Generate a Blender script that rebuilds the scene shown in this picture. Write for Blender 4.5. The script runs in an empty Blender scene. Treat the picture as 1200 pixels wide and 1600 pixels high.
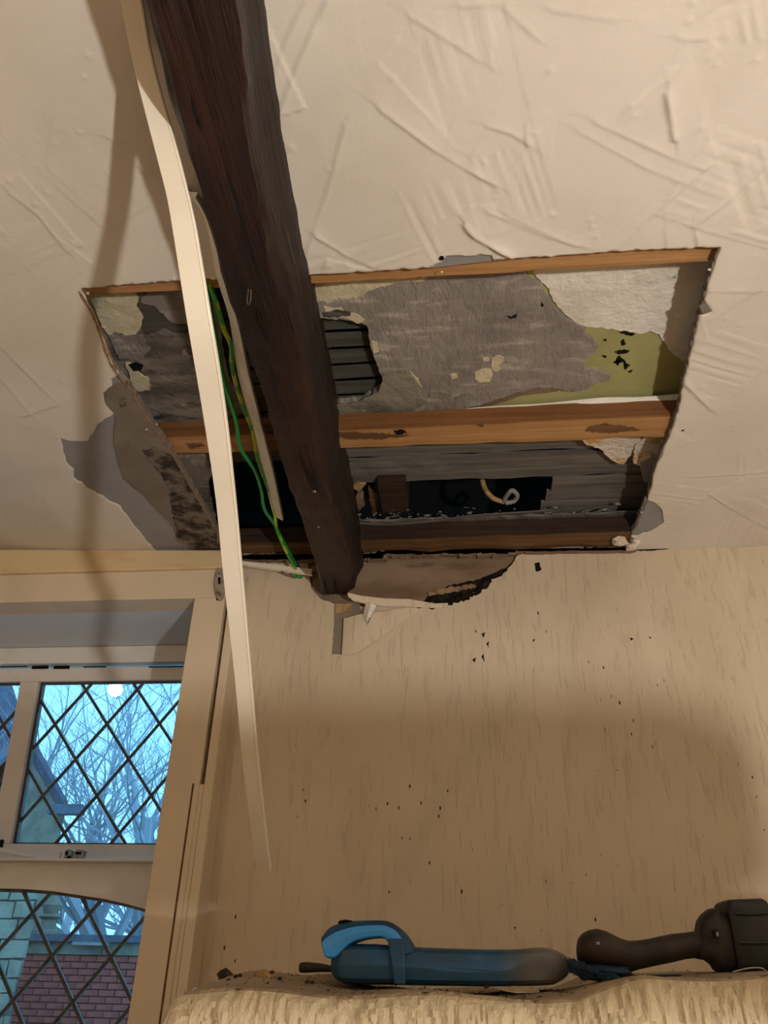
import bpy, bmesh, math, random
import numpy as np
from mathutils import Matrix, Vector, noise as mn
rnd = random.Random(7)
SC = bpy.context.scene
COL = SC.collection
# ------------------------------------------------------------------ camera
F = 1202.0; YAW = math.radians(6)
up = np.array([43., 2000., -F]); up /= np.linalg.norm(up)
fw = np.array([0, 0, -1.]); hh = fw - up * fw.dot(up); hh /= np.linalg.norm(hh)
rr = np.cross(hh, up)
wy = math.cos(YAW) * hh + math.sin(YAW) * rr; wx = np.cross(wy, up)
M = np.array([wx, wy, up]); CP = np.array([0, 0, 1.45])
cam = bpy.data.cameras.new('camera'); cam.sensor_fit = 'VERTICAL'; cam.sensor_height = 36; cam.lens = 36 * F / 1600
cam.clip_start = 0.02
co = bpy.data.objects.new('camera', cam); COL.objects.link(co)
mw = Matrix([list(M[i]) + [CP[i]] for i in range(3)] + [[0, 0, 0, 1]]); co.matrix_world = mw
SC.camera = co
# ------------------------------------------------------------------ world, lights, exposure
def lin(c):
    return tuple(((v / 255) / 12.92 if v / 255 <= .04045 else ((v / 255 + .055) / 1.055) ** 2.4) for v in c)
W = bpy.data.worlds.new('sky'); SC.world = W; W.use_nodes = True
nt = W.node_tree; bg = nt.nodes['Background']
tc = nt.nodes.new('ShaderNodeTexCoord'); nz = nt.nodes.new('ShaderNodeTexNoise'); nz.inputs['Scale'].default_value = 2.2; nz.inputs['Detail'].default_value = 4
rp = nt.nodes.new('ShaderNodeValToRGB'); rp.color_ramp.elements[0].position = .35; rp.color_ramp.elements[1].position = .7
rp.color_ramp.elements[0].color = (.15, .45, .85, 1); rp.color_ramp.elements[1].color = (.25, .66, .95, 1)
nt.links.new(tc.outputs['Generated'], nz.inputs['Vector']); nt.links.new(nz.outputs['Fac'], rp.inputs['Fac']); nt.links.new(rp.outputs['Color'], bg.inputs['Color'])
bg.inputs['Strength'].default_value = 2.5
def lamp(name, loc, power, color, radius):
    l = bpy.data.lights.new(name, 'POINT'); l.energy = power; l.color = color; l.shadow_soft_size = radius
    o = bpy.data.objects.new(name, l); COL.objects.link(o); o.location = loc; return o
lamp('work_light', (0.76, -0.42, 1.2), 76, (1.0, .95, .885), .03)
lamp('table_light', (-1.0, -0.4, 1.69), 6.5, (1.0, .72, .46), .05)
SC.view_settings.view_transform = 'Standard'; SC.view_settings.look = 'None'
SC.view_settings.gamma = 1; SC.view_settings.use_curve_mapping = False
SC.view_settings.exposure = 0.0
# ------------------------------------------------------------------ projection helpers (photo pixel -> point on a real plane)
H = 2.32; D = 1.65
def ray(px, py): return M @ np.array([px - 600., 800. - py, -F])
def PZ(px, py, z=H): d = ray(px, py); return CP + d * (z - CP[2]) / d[2]
def PY(px, py, y=D): d = ray(px, py); return CP + d * y / d[1]
def PD(px, py, dep): return CP + ray(px, py) / F * dep
def PP(px, py, p0, n): d = ray(px, py); n = np.array(n); return CP + d * (n.dot(np.array(p0) - CP) / n.dot(d))
# ------------------------------------------------------------------ materials
def mat(name, base, layers=(), rough=.8, bumps=(), spec=.3, metal=0, emit=None, dots=None):
    """layers: (rgb, scale, stretch, lo, hi, detail)   bumps: (scale, stretch, strength, distance)"""
    m = bpy.data.materials.new(name); m.use_nodes = True; t = m.node_tree; N = t.nodes; L = t.links
    b = N['Principled BSDF']; b.inputs['Roughness'].default_value = rough
    b.inputs['Specular IOR Level'].default_value = spec; b.inputs['Metallic'].default_value = metal
    tc = N.new('ShaderNodeTexCoord')
    def nse(scale, stretch, detail, off):
        mp = N.new('ShaderNodeMapping'); mp.inputs['Scale'].default_value = stretch; mp.inputs['Location'].default_value = (off * 1.7, off * .9, off * 2.3)
        n = N.new('ShaderNodeTexNoise'); n.inputs['Scale'].default_value = scale; n.inputs['Detail'].default_value = detail; n.inputs['Roughness'].default_value = .62
        L.new(tc.outputs['Object'], mp.inputs['Vector']); L.new(mp.outputs['Vector'], n.inputs['Vector']); return n.outputs['Fac']
    def rng(src, lo, hi):
        r = N.new('ShaderNodeMapRange'); r.inputs['From Min'].default_value = lo; r.inputs['From Max'].default_value = hi
        L.new(src, r.inputs['Value']); return r.outputs['Result']
    cur = None
    base = (*lin(base), 1)
    b.inputs['Base Color'].default_value = base
    for i, (c, s, st, lo, hi, de) in enumerate(layers):
        mx = N.new('ShaderNodeMix'); mx.data_type = 'RGBA'
        L.new(rng(nse(s, st, de, i + 1), lo, hi), mx.inputs['Factor'])
        if cur is None: mx.inputs[6].default_value = base
        else: L.new(cur, mx.inputs[6])
        mx.inputs[7].default_value = (*lin(c), 1); cur = mx.outputs[2]
    if dots:                                   # (rgb, scale, stretch, chance, size, patch_scale, patch_lo)
        c, s, st, ch, sz, ps, pl = dots
        mp = N.new('ShaderNodeMapping'); mp.inputs['Scale'].default_value = st
        v = N.new('ShaderNodeTexVoronoi'); v.inputs['Scale'].default_value = s
        L.new(tc.outputs['Object'], mp.inputs['Vector']); L.new(mp.outputs['Vector'], v.inputs['Vector'])
        d1 = N.new('ShaderNodeMath'); d1.operation = 'LESS_THAN'; L.new(v.outputs['Distance'], d1.inputs[0]); d1.inputs[1].default_value = sz
        sp = N.new('ShaderNodeSeparateColor'); L.new(v.outputs['Color'], sp.inputs[0])
        d2 = N.new('ShaderNodeMath'); d2.operation = 'LESS_THAN'; L.new(sp.outputs[0], d2.inputs[0]); d2.inputs[1].default_value = ch
        d3 = N.new('ShaderNodeMath'); d3.operation = 'MULTIPLY'; L.new(d1.outputs[0], d3.inputs[0]); L.new(d2.outputs[0], d3.inputs[1])
        d4 = N.new('ShaderNodeMath'); d4.operation = 'MULTIPLY'; L.new(d3.outputs[0], d4.inputs[0]); L.new(rng(nse(ps, (1, 1, .5), 2, 9), pl, pl + .08), d4.inputs[1])
        mx = N.new('ShaderNodeMix'); mx.data_type = 'RGBA'; L.new(d4.outputs[0], mx.inputs['Factor'])
        if cur is None: mx.inputs[6].default_value = base
        else: L.new(cur, mx.inputs[6])
        mx.inputs[7].default_value = (*lin(c), 1); cur = mx.outputs[2]
    if cur is not None: L.new(cur, b.inputs['Base Color'])
    nrm = None
    for i, (s, st, stren, dist, *lh) in enumerate(bumps):
        lo_, hi_ = lh or (.3, .7)
        bp = N.new('ShaderNodeBump'); bp.inputs['Strength'].default_value = stren; bp.inputs['Distance'].default_value = dist
        L.new(rng(nse(s, st, 5, 5 + i), lo_, hi_), bp.inputs['Height'])
        if nrm is not None: L.new(nrm, bp.inputs['Normal'])
        nrm = bp.outputs['Normal']
    if nrm is not None: L.new(nrm, b.inputs['Normal'])
    if emit: b.inputs['Emission Color'].default_value = (*emit[0], 1); b.inputs['Emission Strength'].default_value = emit[1]
    return m
O1 = (1, 1, 1)
X = {}
X['ceil'] = mat('ceiling_paint', (221, 213, 201), [((208, 199, 185), 3, O1, .45, .75, 3)], .7, [(240, O1, .25, .0006)], .3)
X['wall'] = mat('vinyl_wallpaper', (206, 190, 166), [((186, 168, 142), 2.2, (1, 1, .6), .45, .75, 4)], .7,
                [(110, (1.0, 1, .14), .6, .0022, .57, .66), (70, (1.0, 1, .2), .25, .002), (330, O1, .15, .0006)], .25, dots=((62, 52, 46), 130, (1, 1, .45), .10, .24, 5.5, .56))
X['wallplain'] = mat('plain_wall_paint', (196, 182, 158), [], .8)
X['paint'] = mat('painted_joinery', (214, 198, 172), [((196, 180, 154), 5, (1, 1, .3), .5, .8, 3)], .5, [(30, (1, 1, .2), .15, .001)], .35)
X['wpaint'] = mat('white_sash_paint', (222, 219, 216), [((206, 200, 194), 8, O1, .5, .8, 3)], .42, [(40, O1, .12, .001)], .4)
X['revealpaint'] = mat('cool_white_reveal_paint', (206, 212, 220), [], .5)  # cool daylight on the window reveal is put into this base colour
X['yellowed'] = mat('yellowed_gloss_paint', (212, 190, 150), [((188, 160, 118), 18, (.3, 1, 1), .55, .8, 4)], .45, [], .4)
X['beam'] = mat('dark_stained_beam_wood', (34, 19, 16), [((56, 30, 20), 4, (2.4, .5, 2), .48, .75, 4), ((18, 12, 11), 16, (3, .16, 3), .5, .7, 5), ((80, 66, 60), 26, (3, .1, 3), .68, .84, 5)], .42,
                [(18, (3, .14, 3), .7, .006), (90, (3, .1, 3), .45, .0016)], .45)
X['beamside'] = mat('weathered_beam_arris', (38, 30, 27), [((30, 22, 19), 12, (3, .2, 3), .4, .7, 5), ((100, 90, 80), 40, (3, .12, 3), .62, .8, 5)], .6, [(24, (3, .14, 3), .8, .005)], .3)
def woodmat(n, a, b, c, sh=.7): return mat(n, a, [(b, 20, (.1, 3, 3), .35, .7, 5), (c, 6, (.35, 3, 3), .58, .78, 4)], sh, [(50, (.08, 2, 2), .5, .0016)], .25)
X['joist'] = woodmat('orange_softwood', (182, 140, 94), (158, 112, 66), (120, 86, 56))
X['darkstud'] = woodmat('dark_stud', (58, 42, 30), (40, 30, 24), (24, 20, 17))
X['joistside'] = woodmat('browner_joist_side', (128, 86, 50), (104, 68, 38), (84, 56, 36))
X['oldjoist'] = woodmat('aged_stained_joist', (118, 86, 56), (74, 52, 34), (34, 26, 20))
X['lath'] = woodmat('weathered_grey_lath', (116, 112, 104), (82, 79, 74), (44, 42, 39), .85)
X['lathd'] = woodmat('dark_grey_lath', (84, 82, 74), (60, 58, 54), (40, 40, 37), .9)
X['grey'] = mat('grey_distemper', (146, 138, 129), [((176, 167, 155), 26, (.5, 1.8, 1), .52, .64, 6), ((118, 110, 106), 7, O1, .45, .7, 4)], .9, [(45, (1.4, .6, 1), .8, .003), (180, (2, .5, 1), .5, .001)], .15)
X['brown'] = mat('brown_grey_backing', (130, 120, 108), [((110, 98, 88), 6, O1, .45, .7, 4), ((72, 62, 54), 26, O1, .62, .74, 5)], .9, [(60, O1, .4, .0015)], .15)
X['mouldy'] = mat('mould_mottled_backing', (122, 112, 98), [((58, 52, 46), 26, O1, .44, .56, 6), ((92, 84, 74), 60, O1, .5, .64, 4)], .95, [(60, O1, .6, .002)], .1)
X['lgrey'] = mat('grey_board_face', (150, 148, 148), [((136, 133, 132), 5, O1, .45, .7, 3)], .85, [(140, O1, .15, .0006)], .15)
X['oldplas'] = mat('old_stained_plaster', (140, 132, 119), [((94, 88, 81), 9, (.6, 1.4, 1), .42, .62, 5), ((60, 56, 53), 14, (.5, 1.5, 1), .58, .7, 5), ((164, 154, 138), 30, O1, .62, .72, 4)], .95, [(50, O1, .8, .003)], .1)
X['creamplas'] = mat('cream_plaster', (206, 196, 166), [((180, 166, 134), 14, O1, .45, .7, 4)], .85, [(35, O1, .8, .003), (120, O1, .4, .001)], .2)
X['green'] = mat('olive_green_paint', (170, 167, 112), [((154, 149, 98), 6, O1, .4, .7, 4), ((98, 92, 52), 40, O1, .68, .78, 5)], .75, [(60, O1, .25, .001)], .2)
X['black'] = mat('black_mould', (24, 21, 19), [((52, 46, 38), 40, O1, .5, .7, 4)], .9, [(90, O1, .6, .002)], .1)
X['whitepaper'] = mat('embossed_white_paper', (226, 220, 208), [((204, 196, 182), 8, O1, .5, .8, 4)], .7, [(34, O1, .8, .003), (12, O1, .4, .004)], .25)
X['crumb'] = mat('crumbling_lime_plaster', (222, 210, 196), [((210, 164, 100), 28, O1, .56, .64, 3), ((150, 138, 128), 34, O1, .62, .74, 4)], .9, [(70, O1, .9, .004)], .15)
X['brownwall'] = mat('damp_brown_plaster', (140, 120, 100), [((112, 90, 72), 5, (.6, 1, 2), .42, .62, 4), ((66, 48, 38), 7, (.5, 1, 2), .55, .7, 5)], .9, [(40, O1, .5, .003)], .15)
X['void'] = mat('sooty_roof_void', (20, 17, 15), [], .95)  # near-black lining of the roof void, also used for cracks and socket
X['rust'] = mat('cut_board_edge', (158, 128, 102), [((96, 70, 52), 60, O1, .5, .7, 4)], .9, [(120, O1, .6, .002)], .1)
X['pvc'] = mat('cream_pvc', (232, 225, 208), [((222, 212, 192), 5, O1, .5, .8, 2)], .42, [], .4)
X['pvcw'] = mat('white_pvc', (242, 240, 234), [((196, 188, 174), 14, (1, .4, 1), .5, .75, 3)], .4, [], .4)
X['wgreen'] = mat('green_insulation', (30, 140, 62), [], .38, [], .5)
X['wyel'] = mat('yellow_green_insulation', (170, 190, 40), [((62, 152, 48), 24, (3, 1, 1), .48, .52, 0)], .38, [], .5)
X['lead'] = mat('lead_came', (92, 88, 84), [((62, 60, 60), 30, O1, .4, .7, 3)], .45, [], .5, .6)
X['steel'] = mat('dull_steel', (150, 144, 136), [((96, 90, 84), 40, O1, .5, .7, 3)], .4, [], .5, .8)
X['tape'] = mat('dusty_plate', (158, 146, 130), [((110, 98, 84), 60, O1, .5, .7, 3)], .6, [], .3)
X['sheet'] = mat('polythene_backed_dust_sheet', (204, 186, 154), [((184, 164, 130), 5, O1, .45, .75, 3)], .46, [(70, (1.6, 1.6, .6), .7, .004)], .5)
X['sheettop'] = mat('dusty_sheet_top', (166, 146, 118), [((130, 114, 94), 9, O1, .42, .7, 4), ((74, 62, 50), 60, O1, .66, .74, 4)], .8, [(30, O1, .5, .006)], .25)
X['blue'] = mat('dusty_blue_plastic', (22, 74, 108), [((28, 56, 74), 9, O1, .42, .62, 5), ((96, 96, 92), 22, (.5, 1, 1.5), .64, .8, 6)], .5, [], .4)
X['bluebright'] = mat('bright_blue_plastic', (56, 150, 230), [((40, 116, 186), 9, O1, .5, .75, 3)], .35, [], .5)  # clean blue, with window daylight on the handle faces painted in
X['bluegrey'] = mat('dust_coated_blue_plastic', (112, 106, 98), [((62, 84, 96), 9, O1, .5, .7, 4)], .7, [], .25)
X['bristle'] = mat('dark_blue_bristle', (30, 52, 72), [((20, 26, 32), 20, O1, .45, .6, 2)], .7)
X['rubber'] = mat('dusty_black_plastic', (36, 30, 26), [((70, 56, 44), 14, O1, .5, .78, 5)], .6, [(120, O1, .2, .001)], .35)
X['rubberk'] = mat('black_battery_plastic', (20, 19, 20), [((56, 46, 38), 16, O1, .64, .84, 5)], .5, [], .4)
X['darkstone'] = mat('dark_rubble', (52, 42, 36), [((84, 68, 54), 60, O1, .5, .7, 4)], .9, [(120, O1, .6, .002)])
X['tanstone'] = mat('tan_plaster_lump', (178, 144, 102), [((120, 92, 64), 50, O1, .5, .7, 4)], .9, [(120, O1, .7, .002)])
X['brickr'] = mat('red_brick', (180, 90, 80), [((132, 74, 72), 3, O1, .4, .65, 4)], .9, [(30, O1, .5, .01)])
X['brickp'] = mat('pale_stone', (138, 132, 116), [((104, 100, 88), 3, O1, .4, .65, 4)], .9, [(30, O1, .5, .01)])
X['mortar'] = mat('mortar', (96, 88, 88), [], .95)
X['slate'] = mat('slate_roof', (92, 100, 116), [((76, 82, 98), 6, O1, .4, .7, 3)], .8)
X['bark'] = mat('bare_bark', (168, 172, 182), [], .9)
X['grass'] = mat('pale_yard_paving', (200, 198, 190), [((170, 168, 160), 3, O1, .4, .7, 4)], .95)  # ground made pale to bounce daylight up to the window soffit
X['floor'] = mat('floor_boards', (150, 120, 90), [((120, 92, 64), 4, (1, .2, 1), .4, .7, 3)], .6)
def glassmat():
    m = bpy.data.materials.new('window_glass'); m.use_nodes = True; t = m.node_tree; N = t.nodes; N.remove(N['Principled BSDF'])
    tr = N.new('ShaderNodeBsdfTransparent'); tr.inputs[0].default_value = (.93, .96, .97, 1)
    gl = N.new('ShaderNodeBsdfGlossy'); gl.inputs['Roughness'].default_value = .03
    fr = N.new('ShaderNodeFresnel'); fr.inputs[0].default_value = 1.45; mx = N.new('ShaderNodeMixShader')
    t.links.new(fr.outputs[0], mx.inputs[0]); t.links.new(tr.outputs[0], mx.inputs[1]); t.links.new(gl.outputs[0], mx.inputs[2])
    t.links.new(mx.outputs[0], N['Material Output'].inputs[0]); return m
X['glass'] = glassmat()
X['glow'] = mat('glowing_globe', (255, 250, 240), [], .5, emit=((1, .97, .9), 6))
# ------------------------------------------------------------------ object helpers
def wloc(p):
    v = Vector((0, 0, 0))
    while p is not None: v += p.location; p = p.parent
    return v
def obj(name, vs, fs, m, parent=None, smooth=False, mesh=None, label=None, kind=None, bevel=0, mats=None, mi=None):
    if mesh is None:
        o0 = wloc(parent); me = bpy.data.meshes.new(name)
        me.from_pydata([(v[0] - o0.x, v[1] - o0.y, v[2] - o0.z) for v in vs], [], [tuple(int(i) for i in f) for f in fs])
        for mm in (mats or [m]): me.materials.append(mm)
        if mi is not None: me.polygons.foreach_set('material_index', mi)
        if smooth: me.polygons.foreach_set('use_smooth', [True] * len(me.polygons))
        me.validate(); me.update()
        if smooth: me.set_sharp_from_angle(angle=math.radians(38))
        bm = bmesh.new(); bm.from_mesh(me); bmesh.ops.recalc_face_normals(bm, faces=bm.faces); bm.to_mesh(me); bm.free()
    else: me = mesh
    o = bpy.data.objects.new(name, me); COL.objects.link(o); o.parent = parent
    if label: o['label'] = label
    if kind: o['kind'] = kind
    if bevel:
        b = o.modifiers.new('b', 'BEVEL'); b.width = bevel; b.segments = 2; b.limit_method = 'ANGLE'
    return o
def empty(name, loc):
    o = bpy.data.objects.new(name, None); COL.objects.link(o); o.location = Vector([float(c) for c in loc]); o.empty_display_size = .03; return o
def tag(o, label, cat, group=None):
    o['label'] = label; o['category'] = cat
    if group: o['group'] = group
    return o
def struct(o): o['kind'] = 'structure'; return o
class MB:
    def __init__(s): s.v = []; s.f = []
    def add(s, vs, fs):
        k = len(s.v); s.v += [tuple(float(c) for c in p) for p in vs]; s.f += [tuple(i + k for i in f) for f in fs]
    def box(s, x0, x1, y0, y1, z0, z1):
        s.add([(x, y, z) for x in (x0, x1) for y in (y0, y1) for z in (z0, z1)], [(0, 1, 3, 2), (4, 6, 7, 5), (0, 4, 5, 1), (2, 3, 7, 6), (0, 2, 6, 4), (1, 5, 7, 3)])
    def hexa(s, P): s.add(P, [(0, 1, 2, 3), (4, 7, 6, 5), (0, 4, 5, 1), (1, 5, 6, 2), (2, 6, 7, 3), (3, 7, 4, 0)])
    def prism(s, poly, off):
        n = len(poly); off = np.array(off)
        s.add(list(poly) + [np.array(p) + off for p in poly], [tuple(range(n)), tuple(range(2 * n - 1, n - 1, -1))] + [(i, (i + 1) % n, n + (i + 1) % n, n + i) for i in range(n)])
    def tube(s, pts, r, n=8, cap=True):
        pts = [np.array(p, float) for p in pts]; k = len(s.v); rs = r if hasattr(r, '__len__') else [r] * len(pts)
        u = None; V = []; Fc = []
        for i, p in enumerate(pts):
            t = pts[min(i + 1, len(pts) - 1)] - pts[max(i - 1, 0)]; t /= np.linalg.norm(t) + 1e-12
            if u is None: u = np.cross(t, [0, 0, 1.] if abs(t[2]) < .9 else [1., 0, 0])
            u = u - t * u.dot(t); u /= np.linalg.norm(u) + 1e-12; w = np.cross(t, u)
            for j in range(n): a = 2 * math.pi * j / n; V.append(p + (u * math.cos(a) + w * math.sin(a)) * rs[i])
        for i in range(len(pts) - 1):
            for j in range(n): Fc.append((i * n + j, i * n + (j + 1) % n, (i + 1) * n + (j + 1) % n, (i + 1) * n + j))
        if cap: Fc += [tuple(range(n - 1, -1, -1)), tuple(range((len(pts) - 1) * n, len(pts) * n))]
        s.add(V, Fc)
    def loft(s, rings, cap=True):
        n = len(rings[0]); V = [p for r in rings for p in r]; Fc = []
        for i in range(len(rings) - 1):
            for j in range(n): Fc.append((i * n + j, i * n + (j + 1) % n, (i + 1) * n + (j + 1) % n, (i + 1) * n + j))
        if cap: Fc += [tuple(range(n - 1, -1, -1)), tuple(range((len(rings) - 1) * n, len(rings) * n))]
        s.add(V, Fc)
    def build(s, name, m, parent=None, **k): return obj(name, s.v, s.f, m, parent, **k)
def spline(pts, n=8):
    pts = [np.array(p, float) for p in pts]; out = []
    P = [2 * pts[0] - pts[1]] + pts + [2 * pts[-1] - pts[-2]]
    for i in range(1, len(P) - 2):
        for k in range(n):
            t = k / n; a, b, c, d = P[i - 1:i + 3]
            out.append(.5 * ((2 * b) + (c - a) * t + (2 * a - 5 * b + 4 * c - d) * t * t + (3 * b - a - 3 * c + d) * t ** 3))
    out.append(pts[-1]); return out
def rag(poly, step=5, amp=1.6, seed=1, closed=True):
    r = random.Random(seed); out = []; n = len(poly)
    for i in range(n if closed else n - 1):
        a = np.array(poly[i], float); b = np.array(poly[(i + 1) % n], float); L = np.linalg.norm(b - a); k = max(1, int(L / step))
        out.append(tuple(a))
        nn = np.array([-(b - a)[1], (b - a)[0]]) / (L + 1e-9)
        for j in range(1, k): out.append(tuple(a + (b - a) * (j / k) + nn * r.uniform(-amp, amp)))
    if not closed: out.append(tuple(poly[-1]))
    return out
def plate(name, px, z, th, m, parent=None, step=6, amp=1.5, seed=1, **k):
    b = MB(); b.prism([PZ(x, y, z) for x, y in rag(px, step, amp, seed)], (0, 0, th)); return b.build(name, m, parent, **k)
def wplate(name, px, y, th, m, parent=None, step=6, amp=1.2, seed=1, **k):
    b = MB(); b.prism([PY(a, c, y) for a, c in rag(px, step, amp, seed)], (0, th, 0)); return b.build(name, m, parent, **k)

# ================================================================== STRUCTURE
X0, X1, Y0 = -2.4, 1.5, -2.2
b = MB(); b.box(X0 - .1, X1 + .1, Y0 - .1, D + .02, -.1, 0); struct(b.build('floor', X['floor']))
b = MB(); b.box(X0 - .1, X0, Y0, D, 0, 2.42); struct(b.build('wall_left', X['wallplain']))
b = MB(); b.box(X1, X1 + .1, Y0, D, 0, 2.34); struct(b.build('wall_right', X['wallplain']))
b = MB(); b.box(X0, X1, Y0 - .1, Y0, 0, 2.4); struct(b.build('wall_rear', X['wallplain']))
# --- textured ceiling with its cut hole
HOLE = [(125, 452), (200, 445), (285, 438), (400, 434), (480, 430), (653, 420), (800, 405), (967, 393), (1110, 387), (1126, 386),
        (1107, 440), (1100, 470), (1112, 487), (1093, 492), (1080, 547), (1067, 600), (1060, 643), (1042, 690), (1023, 736), (1012, 782)]
RP = [(1022, 786), (1034, 797), (1037, 817), (1018, 830), (996, 838)]
LEFT = [(125, 452), (146, 489), (157, 517), (167, 549), (174, 566), (186, 584)]
CUT = HOLE + RP + [(986, 838), (992, 846), (1000, 880), (346, 895), (257, 873)]
CUT += [(230, 848), (209, 822), (188, 792), (146, 768), (115, 747), (115, 734), (103, 722), (94, 685), (115, 690), (138, 689), (153, 663), (178, 647), (166, 633), (162, 614), (176, 612), (174, 593)] + LEFT[::-1][0:5]
TP = [(672, 418), (690, 410), (697, 401), (730, 401), (752, 398), (768, 400), (771, 407), (765, 415)]
def wpoly(px, z=H): return np.array([PZ(x, y, z)[:2] for x, y in px])
cutw = wpoly(rag(CUT, 7, 1.5, 3)); cutw[:, 1] = np.where(cutw[:, 1] > 1.63, 1.75, cutw[:, 1])
tpw = wpoly(rag(TP, 6, 1.2, 4)); tpw[0, 1] += .02; tpw[-1, 1] += .03
XL = lambda y: np.interp(y, [-2.3, .34, .46, .66, 1.04, 1.53, 1.66], [-.235, -.268, -.277, -.289, -.298, -.309, -.322])
XR = lambda y: np.interp(y, [-2.3, .35, .47, .66, 1.05, 1.53, 1.66], [-.14, -.179, -.197, -.216, -.221, -.240, -.252])
XT = lambda y: np.interp(y, [-2.3, .4, .54, .76, 1.2, 1.66], [-.135, -.182, -.191, -.201, -.215, -.224])
ys_ = np.linspace(-2.3, 1.8, 60)
beamw = np.array([(XL(y) + .012, y) for y in ys_] + [(XT(y) - .006, y) for y in ys_[::-1]])
def inside(P, poly):
    r = np.zeros(len(P), bool); x, y = P[:, 0], P[:, 1]; n = len(poly)
    for i in range(n):
        a = poly[i]; c = poly[(i + 1) % n]
        if a[1] == c[1]: continue
        k = ((a[1] > y) != (c[1] > y)) & (x < (c[0] - a[0]) * (y - a[1]) / (c[1] - a[1]) + a[0]); r ^= k
    return r
def nearest(P, polys):
    best = np.full(len(P), 1e9); out = P.copy()
    for poly in polys:
        for i in range(len(poly)):
            a = poly[i]; c = poly[(i + 1) % len(poly)]; d = c - a; l = d.dot(d)
            if l < 1e-14: continue
            t = np.clip(((P - a) @ d) / l, 0, 1); q = a + t[:, None] * d; e = ((P - q) ** 2).sum(1); k = e < best
            best[k] = e[k]; out[k] = q[k]
    return out, np.sqrt(best)
CS = .0027
xs = np.concatenate([np.linspace(X0, -1.3, 6)[:-1], np.arange(-1.3, .86, CS), np.linspace(.87, X1, 5)])
ys = np.concatenate([np.linspace(Y0, .26, 6)[:-1], np.arange(.26, D, CS), [D + .001]])
nx, ny = len(xs), len(ys)
GX, GY = np.meshgrid(xs, ys); P2 = np.stack([GX.ravel(), GY.ravel()], 1)
cx = (xs[:-1] + xs[1:]) / 2; cy = (ys[:-1] + ys[1:]) / 2; CX, CY = np.meshgrid(cx, cy); PC = np.stack([CX.ravel(), CY.ravel()], 1)
drop = inside(PC, cutw) | inside(PC, tpw) | inside(PC, beamw)
keep = ~drop.reshape(ny - 1, nx - 1)
vk = np.zeros((ny, nx), bool); vd = np.zeros((ny, nx), bool)
for dy in (0, 1):
    for dx in (0, 1):
        vk[dy:ny - 1 + dy, dx:nx - 1 + dx] |= keep; vd[dy:ny - 1 + dy, dx:nx - 1 + dx] |= ~keep
bd = (vk & vd).ravel(); q, dist = nearest(P2[bd], [cutw, tpw, beamw])
q[dist > .02] = P2[bd][dist > .02]
P2[bd] = q
# relief: trowelled finish
rs = np.random.RandomState(5)
x, y = P2[:, 0], P2[:, 1]; h = np.zeros(len(x))
def vnoise(x, y, s, seed):
    r = np.random.RandomState(seed); G = r.rand(128, 128); u = x * s; v = y * s; i = np.floor(u).astype(int); j = np.floor(v).astype(int)
    fu = u - i; fv = v - j; fu = fu * fu * (3 - 2 * fu); fv = fv * fv * (3 - 2 * fv)
    g = lambda a, c: G[a % 128, c % 128]
    return (g(i, j) * (1 - fu) + g(i + 1, j) * fu) * (1 - fv) + (g(i, j + 1) * (1 - fu) + g(i + 1, j + 1) * fu) * fv
h += .0016 * (vnoise(x, y, 6, 1) - .5) + .0005 * (vnoise(x, y, 18, 2) - .5) + .00016 * (vnoise(x, y, 90, 3) - .5)
def stroke(c, ang, L, Wd, amp, seed, lip=.0011):
    global h
    ca, sa = math.cos(ang), math.sin(ang); u = (x - c[0]) * ca + (y - c[1]) * sa; v = -(x - c[0]) * sa + (y - c[1]) * ca
    v = v + .06 * u * u / L
    k = (np.abs(u) < L / 2) & (np.abs(v) < Wd / 2)
    st = 1.5 * amp * (vnoise(v * 1.0, u * .05, 170, seed) - .5) * (vnoise(v, u, 14, seed + 1) > .35) * np.clip((L / 2 - np.abs(u)) / .03, 0, 1)
    e = lip * np.exp(-((Wd / 2 - np.abs(v)) / .0035) ** 2) * (vnoise(u, v, 9, seed + 2)) * (v > 0) + lip * .9 * np.exp(-((L / 2 - u) / .004) ** 2)
    h = np.where(k, h * .5 + st * .9 + e * .6 + rs.uniform(-.0003, .0013) * (.45 if c[0] < -.3 else 1), h)
for i in range(46):
    c = (rs.uniform(-1.2, .8), rs.uniform(.3, 1.6)); left = c[0] < -.3
    stroke(c, rs.choice([.6, -.65, 1.3, -.3, 2.2]) + rs.uniform(-.25, .25), rs.uniform(.16, .34), rs.uniform(.08, .15), .0005 if left else .0011, 20 + 3 * i, .0005 if left else .0011)
def ridge(px, hgt=.0022, w=.0035):
    global h
    hgt *= .8; w = max(.0024, w * .7)
    pts = np.array([PZ(a, c)[:2] for a, c in px]); best = np.full(len(x), 1e9)
    lo = pts.min(0) - .03; hi = pts.max(0) + .03; k = np.where((x > lo[0]) & (x < hi[0]) & (y > lo[1]) & (y < hi[1]))[0]
    bb = np.full(len(k), 1e9); sg = np.ones(len(k)); PK = np.stack([x[k], y[k]], 1)
    for i in range(len(pts) - 1):
        a, c = pts[i], pts[i + 1]; d = c - a; t = np.clip(((PK - a) @ d) / (d @ d), 0, 1); e = np.sqrt((((PK - a) - t[:, None] * d) ** 2).sum(1)); q9 = e < bb
        cr = d[0] * (PK[:, 1] - a[1]) - d[1] * (PK[:, 0] - a[0]); sg[q9] = np.sign(cr[q9]); bb = np.minimum(bb, e)
    prof = np.where(sg > 0, np.exp(-(bb / w) ** 2), .75 * np.exp(-bb / .016) + .25 * np.exp(-(bb / w) ** 2))
    h[k] += hgt * prof * (.55 + .9 * vnoise(x[k], y[k], 40, 8))
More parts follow.
